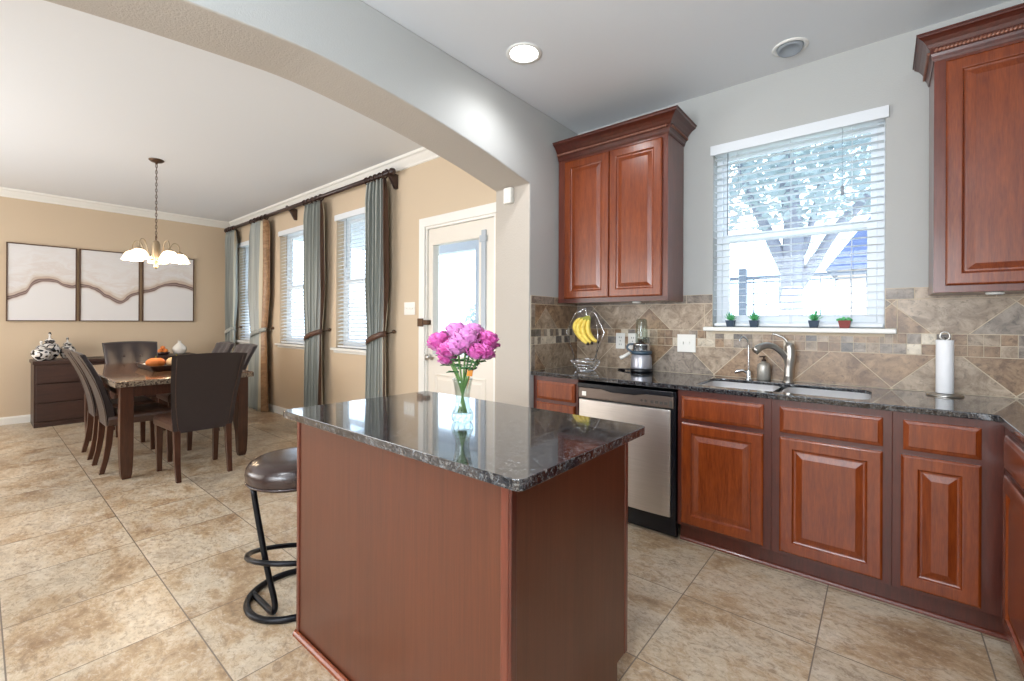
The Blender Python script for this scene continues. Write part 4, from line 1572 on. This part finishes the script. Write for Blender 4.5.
def curtain(label, xc, wt, wb, tie_dx, band, seed, flare=0.0, brown='dark'):
    r_ = thing('curtain', label, 'curtain', (xc, rody, 0), 'silk curtain panels on the dining rod')
    U, V = 96, 44
    q = random.Random(seed)
    nf = 5.5
    z0, z1 = .012, rodz - .035
    zt = 1.10
    ph = q.uniform(0, 6)
    vs = []
    for j in range(V + 1):
        tz = j / V
        z = z0 + (z1 - z0) * tz
        if z > zt:
            s_ = (z - zt) / (z1 - zt)
            w = wt * (.80 + .2 * min(1, s_ * 3)) * (1 - .12 * max(0, (s_ - .9) * 10))
            xo = tie_dx * (1 - s_) ** 2
            amp = .038 * (.65 + .35 * min(1, s_ * 3)) * (1 - .3 * max(0, (s_ - .9) * 10))
        else:
            s_ = (zt - z) / (zt - z0)
            w = wt * .80 + (wb - wt * .80) * s_ ** .8
            xo = tie_dx * (1 - .5 * s_) + flare * s_
            amp = .025 + .018 * s_
        for i in range(U + 1):
            tu = i / U
            x = xc + xo + (tu - .5) * w + .008 * math.sin(4 * PI * nf * tu + ph)
            y = rody + .01 + amp * math.sin(2 * PI * nf * tu + ph + .5 * math.sin(z * 1.2 + seed)) + .006 * math.sin(17 * tu + z * 3)
            vs.append((x, y, z))
    b = MB()
    for j in range(V):
        for i in range(U):
            tu = i / U
            b.cur = 1 if tu > 1 - band else (2 if tu > 1 - band - .035 else 0)
            k_ = j * (U + 1) + i
            b.f.append([k_, k_ + 1, k_ + U + 2, k_ + U + 1])
            b.sm.append(True)
            b.mi.append(b.cur)
    b.v = vs
    b.build('panel', [M['silk'], M['silk_bronze'] if brown == 'bronze' else M['silk_dark'], M['piping']], r_, solid=.003)
    # tie back band
    b = MB()
    n = 30
    ring = []
    w = wt * .80
    for i in range(n):
        a = 2 * PI * i / n
        ring.append(Vector((xc + tie_dx + (w / 2 + .012) * math.cos(a), rody + .012 + .058 * math.sin(a), zt + .05 * math.cos(a))))
    vs, fs = [], []
    for p in ring:
        vs += [(p.x, p.y, p.z - .028), (p.x, p.y, p.z + .028)]
    for i in range(n):
        k2 = (i + 1) % n
        fs.append((2 * i, 2 * k2, 2 * k2 + 1, 2 * i + 1))
    b.add(vs, fs, True)
    b.build('tieback', M['silk_dark'] if brown == 'dark' else M['silk'], r_, solid=.004)
    b = MB().tube([(xc + tie_dx + w / 2 + .005, rody + .03, zt + .05), (xc + tie_dx + w / 2 + .05, YD - .002, zt + .07)], .006, 8)
    b.ball((xc + tie_dx + w / 2 + .04, YD - .022, zt + .07), .020, 10)
    b.build('tieback_hook', M['bronze'], r_)
    for i in range(5):
        x = xc + (i / 4 - .5) * wt * .86
        MB().tube([(x + .004 * math.sin(a), rody + .030 * math.cos(a), rodz - .006 + .031 * math.sin(a)) for a in [2 * PI * k / 16 for k in range(16)]], .007, 6, closed=True).build('ring', M['dark_wood'], r_)
    return r_


curtain('narrow silk curtain in the far corner, behind the dining chairs', -7.88, .38, .40, -.02, .0, 1, 0, 'bronze')
curtain('silk curtain with a wide copper coloured edge, between the far and middle windows', -6.78, .58, .72, -.03, .26, 2, -.08, 'bronze')
curtain('blue grey silk curtain between the middle and the door side windows', -5.20, .46, .40, .0, .07, 3, 0, 'dark')
curtain('blue grey silk curtain with a dark brown edge, nearest the exterior door', -3.90, .36, .35, .0, .09, 4, 0, 'dark')

# triptych
AY = [(.225, .838), (.863, 1.480), (1.510, 2.128)]
AL = ['left panel of the abstract wave triptych', 'middle panel of the abstract wave triptych', 'right panel of the triptych, half hidden by the chandelier']
for (a, c), l_ in zip(AY, AL):
    r_ = thing('wall_painting', l_ + ', thin brown frame', 'painting', (XW, (a + c) / 2, 1.255), 'abstract triptych on the dining wall')
    b = MB()
    poly_extrude(b, [(a, 1.253), (c, 1.253), (c, 2.208), (a, 2.208)], [[(a + .012, 1.265), (c - .012, 1.265), (c - .012, 2.196), (a + .012, 2.196)]], lambda u, v, w: (w, u, v), XW, XW + .035)
    b.build('frame', plain('thin_brown_frame', lin(88, 62, 46), .5), r_, bevel=.001)
    MB().box(XW + .002, a + .012, 1.265, XW + .026, c - .012, 2.196).build('canvas', M['art'], r_)

# chest of drawers
CX0, CX1, CY0, CY1 = -8.11, -7.62, .43, 2.06
ch = thing('chest_of_drawers', 'low dark brown chest of drawers against the dining wall', 'chest of drawers', ((CX0 + CX1) / 2, (CY0 + CY1) / 2, 0))
MB().box(CX0, CY0, .0, CX1 - .02, CY1, .745).build('carcass', M['chest'], ch)
MB().box(CX0 - .0, CY0 - .012, .745, CX1 + .012, CY1 + .012, .782).build('top', M['chest'], ch, bevel=.003)
ym = (CY0 + CY1) / 2
for a, c in ((CY0 + .018, ym - .004), (ym + .004, CY1 - .018)):
    for k_ in range(3):
        z0_ = .065 + k_ * .226
        MB().box(CX1 - .02, a, z0_, CX1, c, z0_ + .212).build('drawer', M['chest'], ch, bevel=.003)
MB().box(CX1 - .02, CY0, 0, CX1 - .008, CY1, .058).build('plinth', M['chest'], ch)


def jar(label, x, y, s_, h, cat='jar'):
    r_ = thing('ginger_jar', label, cat, (x, y, .782), 'black and white lidded jars on the chest')
    z = .782
    P_ = [(.045, 0), (.050, .006), (.075, .05), (.090, .10), (.092, .14), (.075, .185), (.045, .21), (.040, .22)]
    MB().lathe(x, y, [(r0 * s_, z + z0 * h) for r0, z0 in P_], 28).build('jar_body', M['glaze'], r_)
    P_ = [(.048, .222), (.05, .23), (.035, .255), (.012, .27), (.009, .30), (.016, .315), (.010, .34), (.001, .345)]
    MB().lathe(x, y, [(r0 * s_, z + z0 * h) for r0, z0 in P_], 24).build('lid', M['glaze'], r_)


jar('short round black and white jar at the left end of the chest', -7.72, .495, .98, .70)
jar('tallest black and white jar with a pointed lid, second from left', -7.86, .575, 1.02, .98)
jar('black and white jar behind the leaning chair back, right of the others', -7.92, .735, .85, .78)
wv_ = thing('bud_vase', 'small white bulb shaped vase on the right half of the chest', 'vase', (-7.85, 1.885, .782))
MB().lathe(-7.85, 1.885, [(.045, .782), (.07, .80), (.088, .84), (.080, .885), (.05, .92), (.022, .945), (.018, .965), (.026, .975)], 28).build('vase_body', M['ceramic'], wv_)
op = thing('gourd_bowl', 'small dark bowl of orange gourds on the chest left of the white vase', 'bowl', (-7.80, 1.68, .782))
MB().lathe(-7.80, 1.68, [(.05, .782), (.075, .80), (.085, .82), (.078, .822), (.05, .80), (.001, .796)], 24, cap=False).build('bowl', M['dark_wood'], op)
for dx, dy, dz, r_ in ((0, -.028, .84, .033), (.01, .03, .84, .033), (0, 0, .885, .030)):
    o = MB().ball((-7.80 + dx, 1.68 + dy, dz), r_, 14, .85).build('gourd', M['orange'])
    tag(o, 'small orange gourd in the bowl on the chest, ' + {-.028: 'left of the pair', .03: 'right of the pair', 0: 'on top'}[dy], 'gourd', 'orange gourds in the bowl')

# table
TX0, TX1, TY0, TY1 = -6.50, -4.60, .695, 1.685
tb = thing('dining_table', 'brown dining table with a marble look top', 'table', ((TX0 + TX1) / 2, (TY0 + TY1) / 2, 0))
MB().box(TX0, TY0, .757, TX1, TY1, .79).build('table_top', [M['marble']], tb, bevel=.006)
b = MB()
poly_extrude(b, [(TX0 - .004, TY0 - .004), (TX1 + .004, TY0 - .004), (TX1 + .004, TY1 + .004), (TX0 - .004, TY1 + .004)], [[(TX0 + .05, TY0 + .05), (TX0 + .05, TY1 - .05), (TX1 - .05, TY1 - .05), (TX1 - .05, TY0 + .05)]], lambda u, v, w: (u, v, w), .742, .784)
b.build('top_edge', M['marble_edge'], tb, bevel=.003)
b = MB()
A_ = .05
poly_extrude(b, [(TX0 + A_, TY0 + A_), (TX1 - A_, TY0 + A_), (TX1 - A_, TY1 - A_), (TX0 + A_, TY1 - A_)], [[(TX0 + A_ + .025, TY0 + A_ + .025), (TX1 - A_ - .025, TY0 + A_ + .025), (TX1 - A_ - .025, TY1 - A_ - .025), (TX0 + A_ + .025, TY1 - A_ - .025)][::-1]], lambda u, v, w: (u, v, w), .655, .742)
b.build('apron', M['table_wood'], tb)
for x in (TX0 + .075, TX1 - .075):
    for y in (TY0 + .075, TY1 - .075):
        b = MB()
        vs, fs = [], []
        pr_ = [(0, .028, .030), (.04, .036, .0), (.20, .042, 0), (.45, .043, 0), (.742, .043, 0)]
        sg = -1 if y < 1.2 else 1
        for z, h_, o_ in pr_:
            vs += [(x + a * h_, y + c * h_, z) for a, c in ((-1, -1), (1, -1), (1, 1), (-1, 1))]
        for j in range(len(pr_) - 1):
            for i in range(4):
                fs.append((j * 4 + i, j * 4 + (i + 1) % 4, j * 4 + 4 + (i + 1) % 4, j * 4 + 4 + i))
        fs += [(3, 2, 1, 0), (16, 17, 18, 19)]
        b.add(vs, fs)
        b.build('leg', M['table_wood'], tb, bevel=.003)
# tray with gourds
TRX, TRY = -5.55, 1.19
tr = thing('serving_tray', 'long dark wooden tray in the middle of the dining table', 'tray', (TRX, TRY, .79))
b = MB()
rings = []
for ins, z in ((.03, .790), (0, .842), (.012, .842), (.036, .802)):
    rings.append([(x, y, z) for x, y in rrect(TRX - .34 + ins, TRX + .34 - ins, TRY - .16 + ins, TRY + .16 - ins, .03, 3)])
n = len(rings[0])
fs = []
for j in range(3):
    for i in range(n):
        fs.append((j * n + i, j * n + (i + 1) % n, (j + 1) * n + (i + 1) % n, (j + 1) * n + i))
fs += [tuple(range(n))[::-1], tuple(3 * n + i for i in range(n))]
b.add([p for r_ in rings for p in r_], fs)
b.build('tray_body', M['dark_wood'], tr, bevel=.002)


def gourd(label, x, y, r0, mat):
    r_ = thing('pumpkin', label, 'pumpkin', (x, y, .803), 'pumpkins on the tray')
    b = MB()
    U, V = 32, 12
    vs, fs = [], []
    for j in range(V + 1):
        a = -PI / 2 + PI * j / V
        for i in range(U):
            t_ = 2 * PI * i / U
            rr_ = r0 * math.cos(a) * (1 + .06 * abs(math.cos(4 * t_))) + 1e-5
            vs.append((x + rr_ * math.cos(t_), y + rr_ * math.sin(t_), .803 + r0 * .72 + r0 * .72 * math.sin(a) * (1 - .15 * max(0, math.sin(a)) ** 6)))
    for j in range(V):
        for i in range(U):
            fs.append((j * U + i, j * U + (i + 1) % U, (j + 1) * U + (i + 1) % U, (j + 1) * U + i))
    b.add(vs, fs, True)
    b.build('rind', mat, r_)
    MB().tube([(x, y, .803 + r0 * 1.25), (x + .004, y, .803 + r0 * 1.5), (x + .014, y, .803 + r0 * 1.62)], [.007, .005, .004], 6).build('stalk', M['bananatip'], r_)


gourd('orange pumpkin nearer the window on the table tray', -5.46, 1.12, .075, M['orange'])
gourd('paler orange pumpkin beside it on the table tray, further right', -5.42, 1.275, .078, M['cream'])
gourd('small cream gourd at the left of the table tray', -5.62, 1.08, .034, M['ceramic'])


# ------------------------------------------------------------------ dining chairs (proto faces +Y)
def make_chair(label, group):
    r_ = thing('dining_chair', label, 'chair', (0, 0, 0), group)
    # seat: x -.245...245 front, y -.22 rear .. +.26 front
    b = MB()
    lv = [(.395, 0), (.40, .006), (.445, .008), (.468, .0), (.482, -.02), (.486, -.06)]
    rings = []
    for z, o_ in lv:
        ring = []
        for (x, y) in ((-.205 - o_, -.20), (.205 + o_, -.20), (.235 + o_, .24 + o_), (-.235 - o_, .24 + o_)):
            ring.append((x, y, z))
        rings.append(ring)
    vs = [p for r0 in rings for p in r0]
    fs = [(3, 2, 1, 0)]
    for j in range(len(lv) - 1):
        for i in range(4):
            fs.append((j * 4 + i, j * 4 + (i + 1) % 4, j * 4 + 4 + (i + 1) % 4, j * 4 + 4 + i))
    n = (len(lv) - 1) * 4
    fs.append((n, n + 1, n + 2, n + 3))
    b.add(vs, fs)
    b.build('seat', M['leather'], r_, bevel=.012, seg=3)
    # back: curved slab from z .38 to 1.03, leaning
    U, V = 12, 14
    front, back = [], []
    for j in range(V + 1):
        tz = j / V
        z = .385 + .612 * tz
        yb = -.205 - .045 * tz - .150 * tz ** 2
        w = .195 + .055 * tz ** .8
        th = .060 - .022 * tz
        for i in range(U + 1):
            u_ = i / U * 2 - 1
            crv = .018 * u_ * u_ * tz
            x = u_ * w
            zz = z + (.012 * (1 - u_ * u_) * (tz > .93))
            dim = 0
            if .35 < tz < .96:
                dim = .013 * (abs(math.sin(PI * 1.5 * (u_ + 1))) ** .4 * abs(math.sin(PI * 3 * (tz - .35) / .61)) ** .4 - .6)
            front.append((x, yb + th + crv + dim, zz))
            back.append((x, yb + crv, zz))
    nF = len(front)
    fs = []
    for j in range(V):
        for i in range(U):
            k_ = j * (U + 1) + i
            fs.append((k_, k_ + 1, k_ + U + 2, k_ + U + 1))
    b = MB()
    b.add(front, fs, True)
    # rim
    rim = [i for i in range(U + 1)] + [j * (U + 1) + U for j in range(1, V + 1)] + [V * (U + 1) + i for i in range(U - 1, -1, -1)] + [j * (U + 1) for j in range(V - 1, 0, -1)]
    vs = [front[i] for i in rim] + [back[i] for i in rim]
    n = len(rim)
    b.add(vs, [(i, (i + 1) % n, (i + 1) % n + n, i + n) for i in range(n)])
    b.add(back, [f[::-1] for f in fs], True)
    bo = b.build('backrest', M['leather_back'], r_)
    md = bo.modifiers.new('w', 'WELD')
    md.merge_threshold = .0005
    md = bo.modifiers.new('b', 'BEVEL')
    md.width = .008
    md.segments = 3
    md.limit_method = 'ANGLE'
    md.angle_limit = R(50)
    # padded front of the backrest with tufting buttons
    b = MB()
    for tu in (-.33, .33):
        for tz in (.55, .76):
            z = .385 + .612 * tz
            yb = -.205 - .045 * tz - .150 * tz ** 2 + .060 - .022 * tz
            b.ball((tu * .235, yb + .003, z), .010, 8)
    b.build('tufting_buttons', M['leather'], r_)
    for s_ in (-1, 1):
        b = MB()
        pts = []
        for j in range(9):
            tz = j / 8
            pts.append((s_ * (.172 + .055 * tz ** .8), -.207 - .045 * tz - .150 * tz ** 2 + .018 * .8 * tz, .395 + .59 * tz))
        b.tube(pts, .0028, 5)
        b.build('seam_piping', M['leather'], r_)
    # legs
    for s_ in (-1, 1):
        for fr in (True, False):
            vs, fs = [], []
            if fr:
                pr_ = [(0, s_ * .205, .215, .017), (.20, s_ * .207, .212, .021), (.396, s_ * .207, .21, .024)]
            else:
                pr_ = [(0, s_ * .178, -.238, .017), (.12, s_ * .180, -.212, .019), (.24, s_ * .180, -.195, .021), (.396, s_ * .180, -.185, .023)]
            for z, x, y, h_ in pr_:
                vs += [(x + a * h_, y + c * h_, z) for a, c in ((-1, -1), (1, -1), (1, 1), (-1, 1))]
            for j in range(len(pr_) - 1):
                for i in range(4):
                    fs.append((j * 4 + i, j * 4 + (i + 1) % 4, j * 4 + 4 + (i + 1) % 4, j * 4 + 4 + i))
            n = (len(pr_) - 1) * 4
            fs += [(3, 2, 1, 0), (n, n + 1, n + 2, n + 3)]
            MB().add(vs, fs).build('leg', M['table_wood'], r_, bevel=.003)
    return r_


CG = 'dark leather dining chairs around the table'
spots = [(-4.48, 1.195, 90, 'dark leather dining chair at the near end of the table, back to the kitchen'),
         (-5.13, .90, 0, 'brown leather dining chair on the left side of the table, nearer the kitchen'),
         (-5.73, .90, 0, 'brown leather dining chair on the left side of the table, further from the kitchen'),
         (-6.60, 1.19, -90, 'tufted brown leather chair at the far end of the table, facing the kitchen'),
         (-5.42, 1.55, 180, 'brown leather chair on the window side of the table, nearer the kitchen'),
         (-6.08, 1.55, 180, 'brown leather chair on the window side of the table, nearer the corner')]
proto = None
for x, y, a, l_ in spots:
    if proto is None:
        proto = make_chair(l_, CG)
        o = proto
    else:
        o = copy_tree(proto)
        o['label'] = l_
    o.location = (x, y, 0)
    o.rotation_euler = (0, 0, R(a))

# ------------------------------------------------------------------ chandelier
hx0_, hy0_ = -5.50, 1.128
cd = thing('chandelier', 'five arm bronze chandelier with glowing glass shades', 'chandelier', (hx0_, hy0_, ZC))
MB().lathe(hx0_, hy0_, [(.062, ZC), (.062, ZC - .008), (.045, ZC - .022), (.012, ZC - .030), (.008, ZC - .045)], 28).build('canopy', M['bronze'], cd)
b = MB()
z = ZC - .045
i = 0
while z > 2.11:
    pts = []
    for k_ in range(12):
        a = 2 * PI * k_ / 12
        u_, v_ = .008 * math.cos(a), .020 * math.sin(a)
        pts.append((hx0_ + (u_ if i % 2 else 0), hy0_ + (0 if i % 2 else u_), z - .016 + v_))
    b.tube(pts, .0022, 5, closed=True)
    z -= .030
    i += 1
b.tube([(hx0_ + .003, hy0_, ZC - .05), (hx0_ - .003, hy0_, 2.1)], .0018, 5)
b.build('chain', M['bronze'], cd)
b = MB()
b.tube([(hx0_ + .026 * math.cos(2 * PI * k_ / 20), hy0_, 2.085 + .026 * math.sin(2 * PI * k_ / 20)) for k_ in range(20)], .0035, 6, closed=True)
b.build('loop', M['bronze'], cd)
MB().lathe(hx0_, hy0_, [(.004, 2.06), (.014, 2.055), (.026, 2.045), (.028, 2.03), (.034, 2.02), (.036, 1.96), (.034, 1.90), (.026, 1.85), (.018, 1.83), (.012, 1.81), (.020, 1.80), (.014, 1.785), (.003, 1.775)], 24).build('body', M['brass'], cd)
for i in range(5):
    a = 2 * PI * i / 5 + .35
    ca, sa = math.cos(a), math.sin(a)
    rp_ = lambda r0, z0: (hx0_ + r0 * ca, hy0_ + r0 * sa, z0)
    ar = MB().tube(spline([rp_(.022, 1.86), rp_(.075, 1.88), rp_(.10, 1.96), rp_(.13, 2.035), rp_(.165, 2.045), rp_(.190, 2.01), rp_(.195, 1.955)], 6), .0048, 8).build('arm', M['brass'], cd)
    cx_, cy_ = hx0_ + .195 * ca, hy0_ + .195 * sa
    MB().lathe(cx_, cy_, [(.010, 1.965), (.026, 1.958), (.030, 1.945), (.026, 1.94)], 18).build('lamp_holder', M['brass'], ar)
    MB().lathe(cx_, cy_, [(.026, 1.942), (.048, 1.93), (.064, 1.905), (.074, 1.878), (.084, 1.862), (.082, 1.858)], 26, cap=False).build('lamp_shade', M['shade'], ar, solid=.003)
    MB().ball((cx_, cy_, 1.872), .026, 12).build('bulb', M['bulbwarm'], ar)
    point('chandelier_light', (cx_, cy_, 1.84), 5.5, (1.0, .76, .50), .03)

# ================================================================== OUTSIDE
b = MB().box(-16, YK + .6, -.25, 12, 40, -.15)
b2 = b.build('ground', M['grass'])
struct(b2, 'pale lawn outside the windows')
b = MB().box(-8.0, YD + .16, -.15, -1.9, YD + 3.0, -.02)
struct(b.build('patio_slab', M['concrete']), 'concrete patio outside the exterior door')
# tree
tr_ = thing('tree', 'large forked tree outside the kitchen window', 'tree', (-.95, 7.0, -.15))
tx, ty = -.95, 7.0
b = MB()
b.tube(spline([(tx, ty, -.2), (tx - .01, ty, .6), (tx, ty, 1.4), (tx + .02, ty, 2.1), (tx + .02, ty, 2.6), (tx - .1, ty + .1, 3.6), (tx - .2, ty + .2, 5)], 5), [.20, .185, .17, .155, .145] + [.14] * 10 + [.13] * 5 + [.11] * 20, 16)
b.tube(spline([(tx - .03, ty, 1.9), (tx - .22, ty - .02, 2.4), (tx - .42, ty, 2.9), (tx - .7, ty, 3.8), (tx - 1.0, ty, 5.0)], 5), [.08] * 6 + [.065] * 8 + [.05] * 12, 12)
b.tube(spline([(tx + .08, ty, 1.75), (tx + .28, ty, 2.1), (tx + .55, ty, 2.55), (tx + 1.1, ty, 3.1), (tx + 1.9, ty, 3.8)], 5), [.075] * 6 + [.06] * 8 + [.045] * 12, 12)
b.tube(spline([(tx + .06, ty, 2.05), (tx + .17, ty, 2.35), (tx + .26, ty + .1, 2.8), (tx + .45, ty, 3.6), (tx + .8, ty, 4.8)], 5), [.05] * 6 + [.04] * 8 + [.03] * 12, 12)
b.build('trunk', M['bark'], tr_)
b = MB()
q = random.Random(5)
for i in range(15000):
    th, ph_ = q.uniform(0, 2 * PI), math.acos(q.uniform(-1, 1))
    rr_ = q.random() ** .4
    x = tx + 3.1 * rr_ * math.sin(ph_) * math.cos(th)
    y = ty - .5 + 2.0 * rr_ * math.sin(ph_) * math.sin(th)
    z = 4.15 + 1.65 * rr_ * math.cos(ph_)
    s_ = q.uniform(.04, .08)
    M3 = Matrix.Rotation(q.uniform(0, 6.3), 3, 'X') @ Matrix.Rotation(q.uniform(0, 6.3), 3, 'Z')
    b.add([Vector((x, y, z)) + M3 @ Vector(p) for p in ((-s_, 0, 0), (0, -s_ * .5, 0), (s_, 0, 0), (0, s_ * .5, 0))], [(0, 1, 2, 3)])
b.build('foliage', M['foliage'], tr_)


def bush(label, x, y, z0, sx_, sy_, sz_, n, seed, cat='bush'):
    r_ = thing('shrub', label, cat, (x, y, -.15))
    q = random.Random(seed)
    b = MB()
    for i in range(n):
        th, ph_ = q.uniform(0, 2 * PI), math.acos(q.uniform(-.6, 1))
        rr_ = q.uniform(.6, 1)
        p0 = Vector((x + sx_ * rr_ * math.sin(ph_) * math.cos(th), y + sy_ * rr_ * math.sin(ph_) * math.sin(th), z0 + sz_ * (.4 + .6 * rr_ * math.cos(ph_))))
        s_ = q.uniform(.05, .10)
        M3 = Matrix.Rotation(q.uniform(0, 6.3), 3, 'X') @ Matrix.Rotation(q.uniform(0, 6.3), 3, 'Z')
        b.add([p0 + M3 @ Vector(p) for p in ((-s_, 0, 0), (0, -s_ * .5, 0), (s_, 0, 0), (0, s_ * .5, 0))], [(0, 1, 2, 3)])
    b.build('foliage', M['foliage'], r_)
    MB().tube([(x, y, -.2), (x, y, z0 + sz_ * .5)], .04, 6).build('stem', M['bark'], r_)


bush('green bush beyond the fence at the right of the kitchen window', .35, 10.2, .0, .8, .6, 1.7, 2200, 1)
bush('green bush outside the exterior door', -7.4, 8.5, .0, 1.3, .8, 2.0, 2600, 2)
# fence
fe = thing('wire_fence', 'grey post and welded wire fence behind the tree', 'fence', (-1.5, 9.0, -.15))
b = MB()
for i in range(30):
    x = -5.0 + i * .2
    b.tube([(x, 9.0, .1), (x, 9.0, 2.05)], .010, 5)
for i in range(10):
    z = .2 + i * .2
    b.tube([(-5.0, 9.0, z), (.8, 9.0, z)], .010, 5)
b.build('wire_mesh', M['fence'], fe)
for z in (.1, 2.08):
    MB().box(-5.0, 8.97, z - .03, .8, 9.03, z + .03).build('rail', M['fence'], fe)
for x in (-5.0, -1.98, .8):
    MB().box(x - .06, 8.94, -.16, x + .06, 9.06, 2.25).build('post', M['fence'], fe)
# neighbour house
ho = thing('neighbour_house', 'pale house with a slate blue roof beyond the fence', 'house', (1.5, 15, -.15))
MB().box(-.9, 14.2, -.15, 5.0, 19, 2.75).build('wall', M['brick'], ho)
b = MB()
b.add([(-1.15, 13.9, 2.62), (5.3, 13.9, 2.62), (5.3, 19.3, 2.62), (-1.15, 19.3, 2.62), (.1, 16.4, 4.9), (4.0, 16.4, 4.9)], [(0, 1, 5, 4), (1, 2, 5), (2, 3, 4, 5), (3, 0, 4), (3, 2, 1, 0)])
b.build('roof', M['roof'], ho)
# patio cover outside the door and dining windows
pc = thing('patio_cover', 'pale blue grey patio cover with a post outside the exterior door', 'patio cover', (-5.0, 4.0, -.02))
MB().box(-7.6, YD + .17, 2.62, -2.4, YD + 2.6, 2.74).build('cover_roof', M['patio'], pc)
MB().box(-7.6, YD + 2.45, 2.44, -2.4, YD + 2.6, 2.62).build('beam', M['patio'], pc)
for x in (-7.3, -4.95):
    MB().box(x - .07, YD + 2.45, -.02, x + .07, YD + 2.59, 2.44).build('post', M['patio'], pc)
